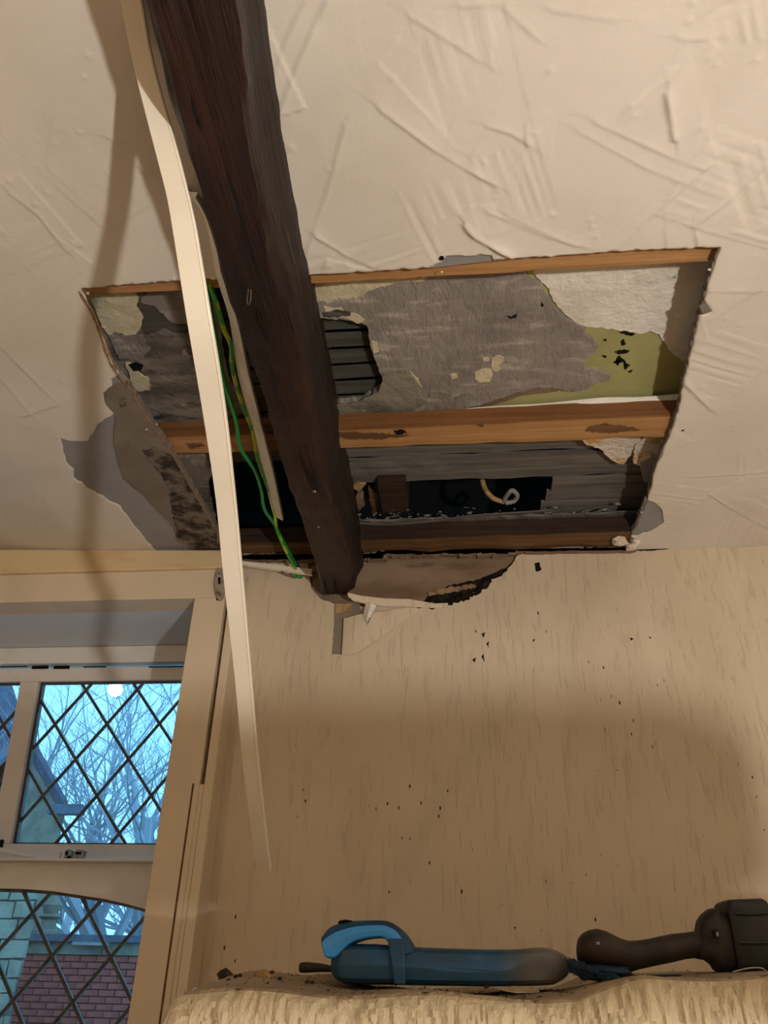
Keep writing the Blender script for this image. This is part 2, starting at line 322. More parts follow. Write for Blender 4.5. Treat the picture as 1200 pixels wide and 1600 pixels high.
for r_ in [([(595, 172), (640, 205), (680, 235), (725, 262), (775, 290)], .0026, .003), ([(822, 212), (825, 232), (775, 295), (725, 350), (730, 362), (755, 378), (800, 402)], .0024, .0035),
           ([(728, 352), (745, 372), (800, 400)], .004, .006), ([(763, 197), (735, 250)], .0014, .0025), ([(763, 197), (800, 208), (825, 225)], .0018, .0028),
           ([(540, 195), (515, 290), (480, 395)], .0018, .0026), ([(1043, 145), (1048, 180), (1054, 215)], .0045, .0055), ([(960, 392), (1010, 342), (1075, 285), (1110, 255)], .0022, .003),
           ([(1085, 352), (1140, 310), (1200, 255)], .0026, .0035), ([(1040, 358), (1044, 390)], .002, .003), ([(1085, 352), (1092, 385)], .002, .003), ([(495, 370), (540, 398), (585, 418)], .002, .004),
           ([(512, 0), (470, 90), (436, 180)], .003, .003), ([(480, 0), (450, 60), (425, 130)], .002, .003), ([(1065, 60), (1110, 60), (1050, 115), (985, 165)], .0018, .003),
           ([(1075, 62), (1025, 120), (975, 175)], .0018, .002), ([(640, 25), (700, 62), (750, 95)], .0016, .003), ([(860, 15), (960, 30)], .001, .002), ([(720, 10), (780, 5), (840, 60)], .0012, .002),
           ([(15, 300), (60, 335), (105, 392)], .0022, .0028), ([(0, 540), (50, 590), (82, 622)], .0018, .003), ([(35, 650), (88, 632)], .002, .004), ([(1062, 590), (1112, 640)], .003, .005), ([(1088, 745), (1140, 742), (1200, 736)], .0018, .004),
           ([(930, 190), (1060, 250), (1100, 262)], .0016, .003), ([(905, 205), (1010, 262), (1060, 282)], .0013, .002), ([(690, 205), (590, 100), (620, 60)], .0012, .002), ([(800, 340), (900, 385)], .0013, .002),
           ([(760, 330), (860, 372), (940, 392)], .0012, .002), ([(150, 30), (200, 40)], .0012, .003), ([(170, 215), (205, 222), (232, 232)], .002, .003), ([(225, 265), (250, 275)], .0025, .004), ([(85, 180), (75, 260), (50, 310)], .001, .003),
           ([(0, 590), (60, 660)], .001, .004), ([(1105, 455), (1200, 455)], .0012, .002), ([(1110, 500), (1190, 450)], .0014, .003)]: ridge(*r_)
sp = rs.rand(260, 3)
for a_, c_, s_ in sp:
    px_, py_ = -1.2 + 2.0 * a_, .3 + 1.3 * c_
    k = np.where((np.abs(x - px_) < .008) & (np.abs(y - py_) < .008))[0]
    h[k] += .0011 * np.exp(-((x[k] - px_) ** 2 + (y[k] - py_) ** 2) / (.0025 + .002 * s_) ** 2)
ramp = .10 * np.maximum(0, -.88 - x) * np.clip((y - 1.0) / .6, 0, 1)
z = H - h + ramp
fineb = bd & (np.abs(x + .25) > .06); z[fineb] = H + .0004 + ramp[fineb]
idx = np.arange(nx * ny).reshape(ny, nx); K = np.where(keep.ravel())[0]; j, i = K // (nx - 1), K % (nx - 1)
A, B_, C_, D_ = idx[j, i], idx[j, i + 1], idx[j + 1, i + 1], idx[j + 1, i]
faces = np.stack([A, D_, C_, B_], 1)
# cut edge of the board
ed = np.concatenate([faces[:, [0, 1]], faces[:, [1, 2]], faces[:, [2, 3]], faces[:, [3, 0]]]); key = ed[:, 0].astype(np.int64) * 10 ** 7 + ed[:, 1]; rkey = ed[:, 1].astype(np.int64) * 10 ** 7 + ed[:, 0]
be = ed[~np.isin(key, rkey)]; be = be[bd[be[:, 0]] & bd[be[:, 1]]]
used = np.unique(np.concatenate([faces.ravel()])); rem = np.full(nx * ny, -1); rem[used] = np.arange(len(used))
V = np.stack([x, y, z], 1)[used]; faces = rem[faces]
bv = np.unique(be); rb = {int(a): k for k, a in enumerate(bv)}; nv = len(V)
TV = np.stack([x[bv], y[bv], z[bv] + .0028], 1); side = np.array([[rem[a], nv + rb[int(a)], nv + rb[int(c)], rem[c]] for a, c in be])
V = np.concatenate([V, TV]); FA = np.concatenate([faces, side])
me = bpy.data.meshes.new('ceiling'); me.vertices.add(len(V)); me.vertices.foreach_set('co', V.ravel()); me.loops.add(FA.size); me.loops.foreach_set('vertex_index', FA.ravel())
me.polygons.add(len(FA)); me.polygons.foreach_set('loop_start', np.arange(len(FA)) * 4); me.polygons.foreach_set('loop_total', np.full(len(FA), 4)); me.polygons.foreach_set('use_smooth', np.concatenate([np.ones(len(faces), bool), np.zeros(len(side), bool)]))
me.update(); me.validate(); me.materials.append(X['ceil'])
CE = bpy.data.objects.new('ceiling', me); COL.objects.link(CE); struct(CE)
# torn layers under the finish coat
BE = [(186, 584), (202, 601), (227, 643), (248, 675), (274, 713), (290, 741), (314, 783), (339, 825), (346, 850)]
L1 = [(80, 670), (150, 640), (190, 600), (240, 700), (290, 800), (360, 880), (360, 892), (240, 890), (150, 800), (90, 760)]
plate('torn_grey_layer', [(80, 660), (165, 600), (178, 570), (186, 584), (202, 601), (227, 643), (248, 675), (290, 800), (340, 865), (346, 893), (250, 900), (190, 850), (90, 770)], H + .0026, .008, X['lgrey'], CE, 30, .3)
plate('torn_brown_layer', [(181, 650), (178, 696), (188, 731), (192, 748), (230, 780), (272, 825), (276, 843), (307, 864), (332, 869), (346, 892)] + BE[::-1][:-1] + [(186, 600), (170, 606), (162, 614), (166, 633)], H - .0006, .0105, X['brown'], CE, 6, 1.2, 5)
plate('mouldy_patch', [(223, 703), (244, 701), (270, 712), (292, 752), (312, 789), (338, 832), (344, 868), (307, 862), (276, 838), (269, 797), (262, 762), (248, 738), (230, 717)], H - .0016, .002, X['mouldy'], CE, 4, 2, 6)
plate('mouldy_patch', [(186, 626), (196, 622), (197, 634), (188, 636)], H - .0016, .002, X['mouldy'], CE, 3, 1, 7)
edge = [PZ(a, c, H + .004) for a, c in rag([(125, 452)] + [(146, 489), (157, 517), (167, 549), (174, 566)] + BE, 6, .35, 8, False)]
b = MB()
for i in range(len(edge) - 1):
    p, q_ = edge[i], edge[i + 1]; w0 = .0013 + .0005 * math.sin(i * 1.3)
    b.hexa([p + [-w0, 0, -.006], p + [w0, 0, -.006], q_ + [w0, 0, -.006], q_ + [-w0, 0, -.006], p + [-w0, 0, .008], p + [w0, 0, .008], q_ + [w0, 0, .008], q_ + [-w0, 0, .008]])
b.build('cut_board_edge', X['rust'], CE)
edge = [PZ(a, c, H + .002) for a, c in rag([(1124, 387), (1107, 440), (1100, 470), (1093, 492), (1080, 547), (1067, 600), (1060, 643), (1042, 690), (1023, 736), (1012, 782), (986, 838)], 7, 1.2, 11, False)]
b = MB()
for i in range(len(edge) - 1):
    p, q_ = edge[i], edge[i + 1]; w0 = .0018 + .001 * math.sin(i * 2.3)
    b.hexa([p + [-w0, 0, -.001], p + [w0, 0, -.001], q_ + [w0, 0, -.001], q_ + [-w0, 0, -.001], p + [-w0, 0, .012], p + [w0, 0, .012], q_ + [w0, 0, .012], q_ + [-w0, 0, .012]])
b.build('cut_board_edge', X['brown'], CE)
plate('torn_grey_layer', [(1008, 780), (1040, 780), (1045, 830), (1000, 850), (984, 846)], H + .0026, .008, X['lgrey'], CE, 30, .3)
plate('torn_grey_layer', [(664, 419.5), (664, 395), (780, 390), (780, 406.5)], H + .0026, .008, X['lgrey'], CE, 30, .3)
plate('plaster_flap', [(1093, 478), (1103, 474), (1112, 486), (1098, 492)], H - .004, .002, X['brown'], CE, 9, .5)
# paper nibs hanging round the cut edge
for k, (a, c, s) in enumerate([(160, 508, 9), (136, 457, 6), (228, 670, 5), (244, 662, 5), (1108, 420, 5), (1074, 590, 4), (270, 434, 7), (330, 432, 9), (1002, 800, 4), (690, 424, 4)]):
    p = PZ(a, c, H - .001); b = MB(); s *= .0006
    b.prism([p, p + [s, .2 * s, -.3 * s], p + [s * .5, s * .9, -.5 * s], p + [-.6 * s, .5 * s, -.2 * s]], (0, 0, .0012)); b.build('paper_nib', X['ceil'], CE)
# screw holes
for a, c in [(690, 404), (1067, 673)]:
    p = PZ(a, c, H - .0012); b = MB(); b.tube([p, p + [0, 0, .004]], .0036 if a == 690 else .0022, 10); b.build('screw_head', X['black'], CE)

# --- old ceiling above the hole
ZO = H + .062
def box_world(name, x0, x1, y0, y1, z0, z1, m, parent=None, wob=0, seed=0, n=1, **k):
    """plank along x with slightly wandering edges"""
    r = random.Random(seed); b = MB(); rings = []
    for i in range(n + 1):
        xx = x0 + (x1 - x0) * i / n; a, c, d, e = [r.uniform(-wob, wob) for _ in range(4)]
        rings.append([(xx, y0 + a, z0 + e), (xx, y1 + c, z0 + d), (xx, y1 + c, z1), (xx, y0 + a, z1)])
    b.loft(rings); return b.build(name, m, parent, **k)
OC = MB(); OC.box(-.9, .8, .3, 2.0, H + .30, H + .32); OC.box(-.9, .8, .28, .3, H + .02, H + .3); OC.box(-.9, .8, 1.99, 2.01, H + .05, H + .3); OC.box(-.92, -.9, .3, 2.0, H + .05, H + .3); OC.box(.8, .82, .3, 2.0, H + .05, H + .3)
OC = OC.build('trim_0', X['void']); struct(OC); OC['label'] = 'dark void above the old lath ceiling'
LP = empty('old_ceiling', (0, 1.1, ZO)); LP['kind'] = 'structure'; LP['label'] = 'old lath and plaster ceiling seen through the hole'
# laths
def yz(px, py, z): return PZ(px, py, z)[1]
zl = ZO + .016
ya, yb = yz(540, 490, zl), yz(550, 640, zl)
nA = 7; pitch = (yb - ya) / 6.0
k = 0
for i in range(-1, nA + 1):
    y0 = ya + pitch * i; box_world('lath', -.62, -.02 + rnd.uniform(0, .05), y0 + .003, y0 + pitch - .006 - rnd.uniform(0, .003), zl, zl + .0035, X['lathd'], LP, .0012, i + 50, 12)
yc = yz(700, 690, zl); yd = yz(700, 748, zl); ye = yz(900, 806, zl)
nB = 9; pit = (ye - yc) / 6.4
for i in range(-1, 8):
    y0 = yc + pit * i; yend = y0 + pit - .004
    if y0 < yd - .02: box_world('lath', -.236 if i != 1 else -.225, .5, y0 + .001, yend - .002, zl - .004 * (i % 2), zl + .004, X['lath'], LP, .0024, i + 70, 16)
    else:
        xs0 = PZ(858 - 6 * (i % 3), 780, zl)[0]
        box_world('lath', xs0, .5, y0, yend - .002, zl - .004 * (i % 2), zl + .004, X['lath'], LP, .0022, i + 80, 8)
    if i in (0,): box_world('lath', -.62, -.33, y0, yend, zl, zl + .007, X['lathd'], LP, .0012, i + 90, 6)
# plaster coats, newest lowest
plate('green_paint_layer', [(690, 415), (820, 405), (1120, 385), (1110, 480), (1090, 660), (700, 665)], ZO + .004, .014, X['green'], LP, 30, .3)
plate('grey_plaster_layer', [(470, 425), (700, 410), (818, 410), (826, 436), (848, 448), (852, 462), (862, 470), (868, 486), (880, 496), (906, 510), (915, 514), (911, 522), (926, 530), (935, 540), (930, 552), (912, 567), (913, 578), (935, 580), (953, 588), (952, 594), (935, 597), (918, 608), (898, 612), (866, 607), (836, 606),
     (800, 617), (745, 634), (700, 646), (655, 655), (500, 670), (500, 636), (562, 630), (597, 610), (597, 590), (585, 560), (577, 530), (574, 510), (560, 503), (540, 500), (470, 496)], ZO - .004, .017, X['grey'], LP, 5, 1.3, 21)
plate('white_paper_layer', [(832, 425), (845, 405), (1125, 380), (1130, 400), (1110, 600), (1062, 560), (1048, 550), (1038, 535), (1030, 522), (1015, 517), (1002, 522), (985, 519), (960, 515), (940, 512), (918, 512), (905, 507), (880, 488), (864, 470), (858, 452)], ZO + .001, .006, X['whitepaper'], LP, 5, 1.3, 22)
plate('cream_paint_patch', [(478, 445), (540, 437), (610, 432), (668, 434), (655, 440), (625, 440), (605, 446), (575, 455), (568, 464), (548, 466), (530, 466), (512, 474), (500, 470), (488, 476), (478, 470)], ZO - .0055, .002, X['creamplas'], LP, 4, 1.8, 23)
for s, pl in enumerate([[(741, 582), (757, 576), (767, 577), (770, 586), (765, 597), (750, 598), (742, 592)], [(768, 560), (778, 555), (788, 559), (786, 566), (779, 570), (783, 577), (775, 581), (768, 575)], [(754, 559), (764, 559), (765, 564), (755, 565)], [(703, 585), (713, 583), (716, 590), (706, 593)],
                        [(505, 478), (520, 482), (532, 480), (540, 488), (556, 490), (570, 500), (560, 506), (545, 499), (528, 494), (508, 488)], [(580, 532), (590, 535), (592, 550), (584, 553)], [(640, 580), (654, 592), (660, 606), (650, 600)], [(618, 598), (640, 604), (640, 612), (620, 606)]]):
    plate('paint_fleck', pl, ZO - .0052, .0015, X['creamplas'], LP, 4, .8, 30 + s)
plate('dark_plaster_patch', [(600, 585), (640, 582), (660, 606), (655, 618), (668, 626), (660, 634), (640, 646), (560, 652), (505, 655), (505, 634), (560, 628), (592, 612)], ZO - .0056, .002, X['oldplas'], LP, 5, 1.5, 24)
plate('dark_plaster_patch', [(670, 612), (690, 610), (705, 618), (702, 624), (670, 622)], ZO - .0056, .002, X['oldplas'], LP, 4, 1.2, 25)
plate('dark_plaster_patch', [(712, 620), (738, 615), (742, 622), (728, 628), (712, 627)], ZO - .0058, .002, X['oldplas'], LP, 4, 1.2, 26)
plate('grey_cast_patch', [(504, 488), (530, 484), (548, 488), (548, 494), (506, 496)], ZO - .0056, .001, X['oldplas'], LP, 4, 1, 27)
for s, pl in enumerate([[(958, 568), (968, 555), (978, 566)], [(960, 550), (975, 546), (984, 548), (980, 552), (966, 554)], [(958, 566), (970, 562), (966, 572)], [(970, 534), (975, 530), (978, 538), (971, 540)], [(975, 566), (985, 571), (976, 578)], [(940, 556), (948, 556), (946, 560)], [(980, 580), (989, 578), (985, 583)], [(942, 531), (948, 530), (947, 534)],
                        [(792, 493), (800, 495), (808, 490), (806, 497), (798, 499)], [(966, 516), (976, 518), (992, 522), (985, 525), (970, 521)], [(846, 470), (850, 478), (846, 480)]]):
    plate('mould_patch', pl, ZO + .0032 if s < 8 or s == 9 else ZO - .0046, .0015, X['black'], LP, 3, 1, 40 + s)
# curled white paper along the batten
b = MB(); top = [(675, 660), (680, 648), (700, 643), (760, 636), (850, 631), (940, 622), (1000, 621), (1062, 616)]; bot = [(677, 660), (700, 650), (760, 641), (850, 637), (930, 634), (1000, 630), (1062, 628)]
tp = spline([PZ(a, c, ZO - .008) for a, c in top], 5); bt = [PZ(a, c, ZO - .016) for a, c in bot]
bt = [np.array([np.interp(p[0], [v[0] for v in bt], [v[k_] for v in bt]) for k_ in range(3)]) for p in tp]
b.loft([[p, (p + q_) / 2 + [0, 0, -.003], q_, q_ + [0, 0, .0012], (p + q_) / 2 + [0, 0, -.0018], p + [0, 0, .0012]] for p, q_ in zip(tp, bt)]); b.build('curled_paper_strip', X['whitepaper'], LP, smooth=True)
plate('brown_paper_edge', [(645, 652), (670, 640), (700, 634), (760, 627), (800, 616), (840, 604), (880, 603), (870, 612), (820, 617), (770, 634), (700, 644), (660, 652)], ZO - .001, .002, X['brownwall'], LP, 6, .8, 28)
# left of the beam
plate('stained_plaster_layer', [(110, 440), (300, 430), (330, 434), (338, 470), (352, 560), (362, 600), (385, 620), (395, 668), (230, 680), (180, 580)], ZO - .002, .016, X['oldplas'], LP, 6, 1.6, 29)
plate('cream_plaster_patch', [(135, 455), (160, 452), (208, 452), (216, 466), (214, 482), (224, 497), (220, 512), (212, 522), (195, 524), (180, 518), (170, 524), (150, 500)], ZO - .006, .004, X['creamplas'], LP, 5, 1.5, 31)
plate('cream_plaster_patch', [(196, 568), (210, 572), (218, 585), (233, 594), (234, 610), (218, 612), (206, 603)], ZO - .006, .004, X['creamplas'], LP, 4, 1.5, 32)
plate('grey_plaster_patch', [(232, 454), (320, 448), (330, 505), (300, 508), (268, 504), (255, 490), (240, 478), (218, 472)], ZO - .0055, .003, X['grey'], LP, 5, 1.5, 33)
plate('dark_hole', [(214, 474), (240, 480), (256, 492), (268, 506), (300, 510), (302, 522), (276, 520), (258, 512), (228, 524), (216, 505), (222, 494)], ZO - .0045, .002, X['lathd'], LP, 4, 1.6, 34)
plate('dark_hole', [(200, 570), (212, 566), (224, 570), (220, 580), (208, 580)], ZO - .0065, .001, X['black'], LP, 4, 1, 35)
plate('lime_crust', [(170, 525), (190, 524), (222, 524), (235, 545), (220, 565), (200, 560), (185, 560)], ZO - .0058, .003, X['grey'], LP, 4, 1.8, 36)
plate('stained_plaster_layer', [(262, 690), (318, 700), (322, 730), (330, 745), (322, 765), (330, 790), (338, 840), (350, 880), (300, 860)], ZO - .01, .02, X['oldplas'], LP, 5, 2.2, 37)
plate('lime_crust', [(268, 712), (290, 715), (308, 730), (314, 752), (306, 770), (316, 800), (300, 790), (280, 745)], ZO - .022, .01, X['brown'], LP, 5, 2.5, 38)
# broken plaster right of the laths
plate('crumbling_plaster', [(906, 686), (935, 660), (1001, 660), (1001, 690), (992, 694), (986, 712), (978, 722), (972, 726), (966, 724), (952, 716), (938, 702), (915, 694)], ZO - .006, .02, X['crumb'], LP, 4, 1.4, 39)
plate('crumbling_plaster', [(1003, 688), (1020, 660), (1070, 660), (1040, 760), (1030, 756), (1024, 733), (1010, 726), (1000, 728), (990, 724), (990, 706), (994, 694)], ZO - .006, .02, X['crumb'], LP, 4, 1.2, 45)
plate('plaster_sliver', [(1000, 724), (1024, 714), (1026, 745), (1018, 756), (1006, 754), (1002, 740)], ZO - .009, .004, X['lgrey'], LP, 4, .8, 46)
# joists
def joist(name, px0, px1, near, far, z0, z1, m, label, seed, n=22, x0=None, x1=None, wob=.0015, m2=None):
    (na, nb), (fa, fb) = near, far; A0, A1 = PZ(*na, z0), PZ(*nb, z0); B0, B1 = PZ(*fa, z0), PZ(*fb, z0); r = random.Random(seed); rings = []
    for i in range(n + 1):
        xx = x0 + (x1 - x0) * i / n; yn = A0[1] + (A1[1] - A0[1]) * (xx - A0[0]) / (A1[0] - A0[0]); yf = B0[1] + (B1[1] - B0[1]) * (xx - B0[0]) / (B1[0] - B0[0])
        w = lambda: r.uniform(-wob, wob)
        rings.append([(xx, yn + w() + .002, z0), (xx, yf + w(), z0 + w()), (xx, yf + w(), z1), (xx, yn + w(), z1), (xx, yn + w(), z0 + .002)])
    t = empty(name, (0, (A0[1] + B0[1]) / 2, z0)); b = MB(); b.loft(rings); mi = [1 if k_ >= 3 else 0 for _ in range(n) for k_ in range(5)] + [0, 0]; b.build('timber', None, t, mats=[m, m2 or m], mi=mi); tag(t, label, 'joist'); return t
joist('ceiling_joist', 0, 0, ((470, 395), (1110, 350)), ((483, 442), (1112, 408)), H + .0125, H + .056, X['joist'], 'orange softwood joist along the far-from-wall top edge of the hole', 1, x0=-.62, x1=.5)
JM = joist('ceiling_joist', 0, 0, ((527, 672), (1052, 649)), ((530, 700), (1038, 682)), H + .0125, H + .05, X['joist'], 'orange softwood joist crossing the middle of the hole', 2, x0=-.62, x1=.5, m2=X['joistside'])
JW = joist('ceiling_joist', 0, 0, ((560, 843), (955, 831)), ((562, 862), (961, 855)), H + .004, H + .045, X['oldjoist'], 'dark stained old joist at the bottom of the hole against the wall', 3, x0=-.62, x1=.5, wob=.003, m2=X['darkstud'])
for s, pl in enumerate([[(920, 668), (948, 662), (985, 668), (1000, 672), (960, 676), (915, 675)], [(512, 676), (560, 676), (640, 680), (600, 686), (540, 686)], [(615, 673), (630, 672), (636, 677), (620, 679)], [(744, 664), (756, 663), (754, 668)], [(290, 694), (312, 692), (320, 698), (300, 702)]]):
    plate('soot_mark', pl, H + .0105, .0012, X['oldjoist'] if s != 2 else X['black'], JM, 4, 1.4, 60 + s)
b = MB()
for i in range(170):
    px = rnd.uniform(560, 985); py = 810 + rnd.gauss(0, 6) - (px - 560) * .012; p = PZ(px, py, H + .05 + rnd.uniform(0, .006)); s = rnd.uniform(.0015, .006)
    pts = [p + np.array([rnd.uniform(-s, s) * 1.6, rnd.uniform(-s, s), rnd.uniform(-s, s) * .6]) for _ in range(6)]
    b.add(pts, [(0, 1, 2), (0, 2, 3), (0, 3, 1), (4, 1, 2), (4, 2, 3), (5, 3, 1), (4, 3, 5)])
b.build('plaster_crumbs', X['grey'], JW, kind='stuff')
box_world('ledge_board', -.22, .42, yz(700, 812, H + .05) - .012, yz(700, 812, H + .05) + .05, H + .046, H + .05, X['lath'], JW, .004, 9, 26)
b = MB()
sp_ = spline([PZ(560, 820, H + .04), PZ(610, 822, H + .036), PZ(680, 816, H + .036), PZ(740, 808, H + .04), PZ(860, 800, H + .045)], 6)
b.loft([[p + [0, -.006, 0], p + [0, .006, .003], p + [0, .006, .006], p + [0, -.006, .003]] for p in sp_]); b.build('split_lath', X['lath'], JW)
# plaster ledge under the wall joist
b = MB(); r = random.Random(4)
for i in range(90):
    px = 345 + i * 7.2; c = 862 - (px - 565) * .012 + (6 if px < 600 else 0); p = PY(px, c + 3, D - .006); sx, sz = .012 + r.random() * .006, .006 + r.random() * .006
    if px > 800: sz *= .5
    pts = [p + np.array([dx * sx * r.uniform(.7, 1.2), dy * .008, dz * sz * r.uniform(.6, 1.2)]) for dx in (-1, 1) for dy in (-1, 1) for dz in (-1, 1)]
    b.add(pts, [(0, 1, 3, 2), (4, 6, 7, 5), (0, 4, 5, 1), (2, 3, 7, 6), (0, 2, 6, 4), (1, 5, 7, 3)])
b.build('plaster_ledge', X['brownwall'], LP, kind='stuff')
# things inside the void
t = empty('attic_stud', PZ(620, 800, H + .1)); tag(t, 'short dark brown timber stud standing in the dark gap right of the beam', 'timber')
b = MB(); a_ = PZ(598, 750, H + .13); c_ = PZ(642, 806, H + .10); b.box(a_[0], PZ(640, 780, H + .1)[0], 1.41, 1.53, H + .052, H + .28); b.build('timber', X['darkstud'], t)
t = empty('pipe_loop', PZ(790, 780, H + .09)); tag(t, 'curved tan pipe with a pale looped end inside the dark gap', 'pipe')
b = MB(); b.tube(spline([PZ(752, 745, H + .14), PZ(758, 764, H + .11), PZ(770, 778, H + .09), PZ(786, 784, H + .085)], 6), .006, 10); b.build('pipe', X['tanstone'], t, smooth=True)
b = MB(); b.tube(spline([PZ(786, 785, H + .085), PZ(792, 774, H + .085), PZ(800, 766, H + .085), PZ(808, 774, H + .085), PZ(803, 783, H + .082), PZ(790, 786, H + .08)], 6), .0055, 10); b.build('pipe_end', X['lgrey'], t, smooth=True, label='pale grey looped pipe end')
for k_, (pl, m_) in enumerate([([(546, 762), (560, 755), (572, 757), (560, 768)], 'tanstone'), ([(556, 775), (566, 768), (570, 790), (560, 800)], 'brownwall'), ([(575, 765), (590, 770), (592, 800), (582, 805)], 'oldjoist')]):
    o = plate('rubble_lump', pl, H + .075, .012, X[m_], None, 4, 1.5, 90 + k_); tag(o, ['pale broken scrap beside the beam high in the dark gap', 'brown plaster scrap in the gap beside the beam', 'dark splintered wood scrap left of the stud in the gap'][k_], 'rubble')

# --- back wall
TORN = [(500, 935), (523, 944), (545, 948), (600, 946), (650, 948), (676, 943), (700, 941), (735, 930), (758, 912), (768, 905), (784, 900), (798, 884), (806, 870), (818, 860), (835, 858)]
WT = [(x_, z_) for x_, z_ in [(PY(a, c, D)[0], PY(a, c, D)[2]) for a, c in rag(TORN, 5, 1.2, 77, False)]]
b = MB()
right = [(X1, 0), (X1, H + .05), (WT[-1][0], H + .05)] + WT[::-1] + [(-.345, 2.24), (-.36, H - .004), (-.60, H - .002), (-.60, 0)]
b.prism([(a, D, c) for a, c in right], (0, .012, 0))
b.box(-.60, X1, D + .03, D + .30, 0, H + .05)
b.box(X0, -2.0, D, D + .30, 0, 2.42); b.box(-2.0, -.60, D, D + .30, 0, 1.02); b.box(-2.0, -.60, D + .0, D + .30, 2.192, 2.42)
WB = struct(b.build('wall_back', X['wall']))
wplate('exposed_damp_plaster', [(470, 850), (850, 845), (850, 960), (470, 960)], D + .012, .018, X['brownwall'], WB, 40, .2)
wplate('black_mould_band', [(640, 948), (668, 944), (700, 938), (745, 922), (757, 906), (768, 905), (762, 918), (730, 937), (700, 945), (672, 951)], D - .0012, .004, X['black'], WB, 3, 2.2, 81)
wplate('dark_damp_stain', [(668, 932), (700, 915), (750, 905), (790, 888), (800, 880), (790, 900), (745, 926), (700, 940), (660, 941)], D + .0095, .003, X['black'], WB, 5, 1.5, 82)
wplate('rusty_nail_strip', [(668, 925), (700, 918), (742, 912), (744, 917), (704, 926), (670, 931)], D + .007, .003, X['rust'], WB, 3, 1.6, 83)
# torn lip of wallpaper at the beam foot and hanging flaps
def flap(name, rows, m, parent, label=None):
    b = MB(); R = []
    for row in rows: R.append([PY(a, c, yy) for a, c, yy in row])
    n = len(R[0]); off = [0, .0012, 0]
    V_ = [p for r_ in R for p in r_] + [p + off for r_ in R for p in r_]; k = len(R) * n; Fc = []
    for i in range(len(R) - 1):
        for j_ in range(n - 1):
            q4 = (i * n + j_, i * n + j_ + 1, (i + 1) * n + j_ + 1, (i + 1) * n + j_); Fc += [q4, tuple(v + k for v in q4[::-1])]
    rim = [j_ for j_ in range(n)] + [i * n + n - 1 for i in range(1, len(R))] + [(len(R) - 1) * n + j_ for j_ in range(n - 2, -1, -1)] + [i * n for i in range(len(R) - 2, 0, -1)]
    for a, c in zip(rim, rim[1:] + rim[:1]): Fc.append((a, c, c + k, a + k))
    b.add(V_, Fc); return b.build(name, m, parent, smooth=True, label=label)
flap('torn_wallpaper_lip', [[(543, 926, 1.600), (565, 931, 1.62), (600, 935, 1.63), (640, 936, 1.638), (680, 943, 1.645), (700, 942, 1.648)], [(544, 932, 1.604), (566, 938, 1.624), (600, 942, 1.632), (640, 943, 1.64), (680, 948, 1.646), (700, 945, 1.6485)], [(552, 939, 1.61), (570, 943, 1.627), (600, 947, 1.636), (640, 948, 1.644), (680, 950, 1.648), (700, 948, 1.649)]], X['wall'], WB)
flap('wallpaper_flap', [[(537, 966, 1.640), (560, 960, 1.632), (590, 956, 1.636), (638, 949, 1.648)], [(536, 990, 1.640), (558, 985, 1.628), (590, 974, 1.636), (648, 950, 1.648)], [(534, 1023, 1.641), (556, 1021, 1.638), (600, 992, 1.644), (660, 951, 1.649)]], X['wall'], WB)
flap('wallpaper_flap', [[(572, 938, 1.630), (580, 942, 1.622), (588, 946, 1.63)], [(568, 960, 1.628), (574, 962, 1.618), (580, 962, 1.63)], [(571, 974, 1.634), (573, 978, 1.630), (576, 974, 1.636)]], X['whitepaper'], WB)
wplate('bare_plaster_notch', [(523, 942), (560, 940), (566, 962), (540, 966), (537, 975), (534, 1022), (519, 1022), (522, 980)], D - .0012, .002, X['brown'], WB, 6, .7, 84)
wplate('tan_plaster_scrap', [(524, 944), (552, 943), (548, 953), (538, 957), (523, 958)], D - .003, .003, X['tanstone'], WB, 4, 1, 85)
wplate('dark_plaster_patch', [(835, 880), (842, 878), (846, 890), (838, 893)], D - .0012, .002, X['black'], WB, 3, .8, 86)
for s, pl in enumerate([[(738, 1031), (744, 1027), (742, 1035)], [(832, 1000), (836, 998), (834, 1004)], [(985, 996), (990, 998), (986, 1001)], [(752, 990), (758, 988), (756, 996)], [(742, 986), (745, 984), (744, 990)], [(760, 1005), (764, 1002), (763, 1012)], [(1014, 994), (1018, 996), (1015, 998)], [(752, 1026), (756, 1022), (757, 1034)], [(606, 1392), (609, 1392), (608, 1397)], [(476, 1250), (478, 1249), (478, 1256)], [(684, 1274), (687, 1272), (686, 1280)], [(698, 1234), (701, 1234), (700, 1239)], [(803, 1448), (806, 1448), (805, 1454)]]):
    wplate('mould_speck', pl, D - .0008, .001, X['black'], WB, 2, .5, 100 + s)
wplate('wallpaper_seam_edge', [(882, 868), (910, 862), (912, 880), (889, 946), (886, 944)], D - .0012, .0012, X['wall'], WB, 20, .2, 87)
# crumb of plaster at right bottom corner of the hole
b = MB(); c0 = PY(968, 846, 1.60)
def rock(c, sx, sy, sz, seed, n=7):
    r = random.Random(seed); V_ = [c + [0, 0, sz]]; Fc = []
    for k_, (zz, rad) in enumerate([(.6, .75), (0, 1), (-.6, .8)]):
        for j_ in range(n): a = 2 * math.pi * (j_ + .4 * k_) / n; q_ = r.uniform(.75, 1.2); V_.append(c + np.array([math.cos(a) * sx * rad * q_, math.sin(a) * sy * rad * q_, zz * sz * r.uniform(.8, 1.1)]))
    V_.append(c - [0, 0, sz * .9])
    for j_ in range(n):
        Fc.append((0, 1 + j_, 1 + (j_ + 1) % n))
        for k_ in range(2): Fc.append((1 + k_ * n + j_, 1 + (k_ + 1) * n + j_, 1 + (k_ + 1) * n + (j_ + 1) % n, 1 + k_ * n + (j_ + 1) % n))
        Fc.append((1 + 2 * n + j_, 3 * n + 1, 1 + 2 * n + (j_ + 1) % n))
    return V_, Fc
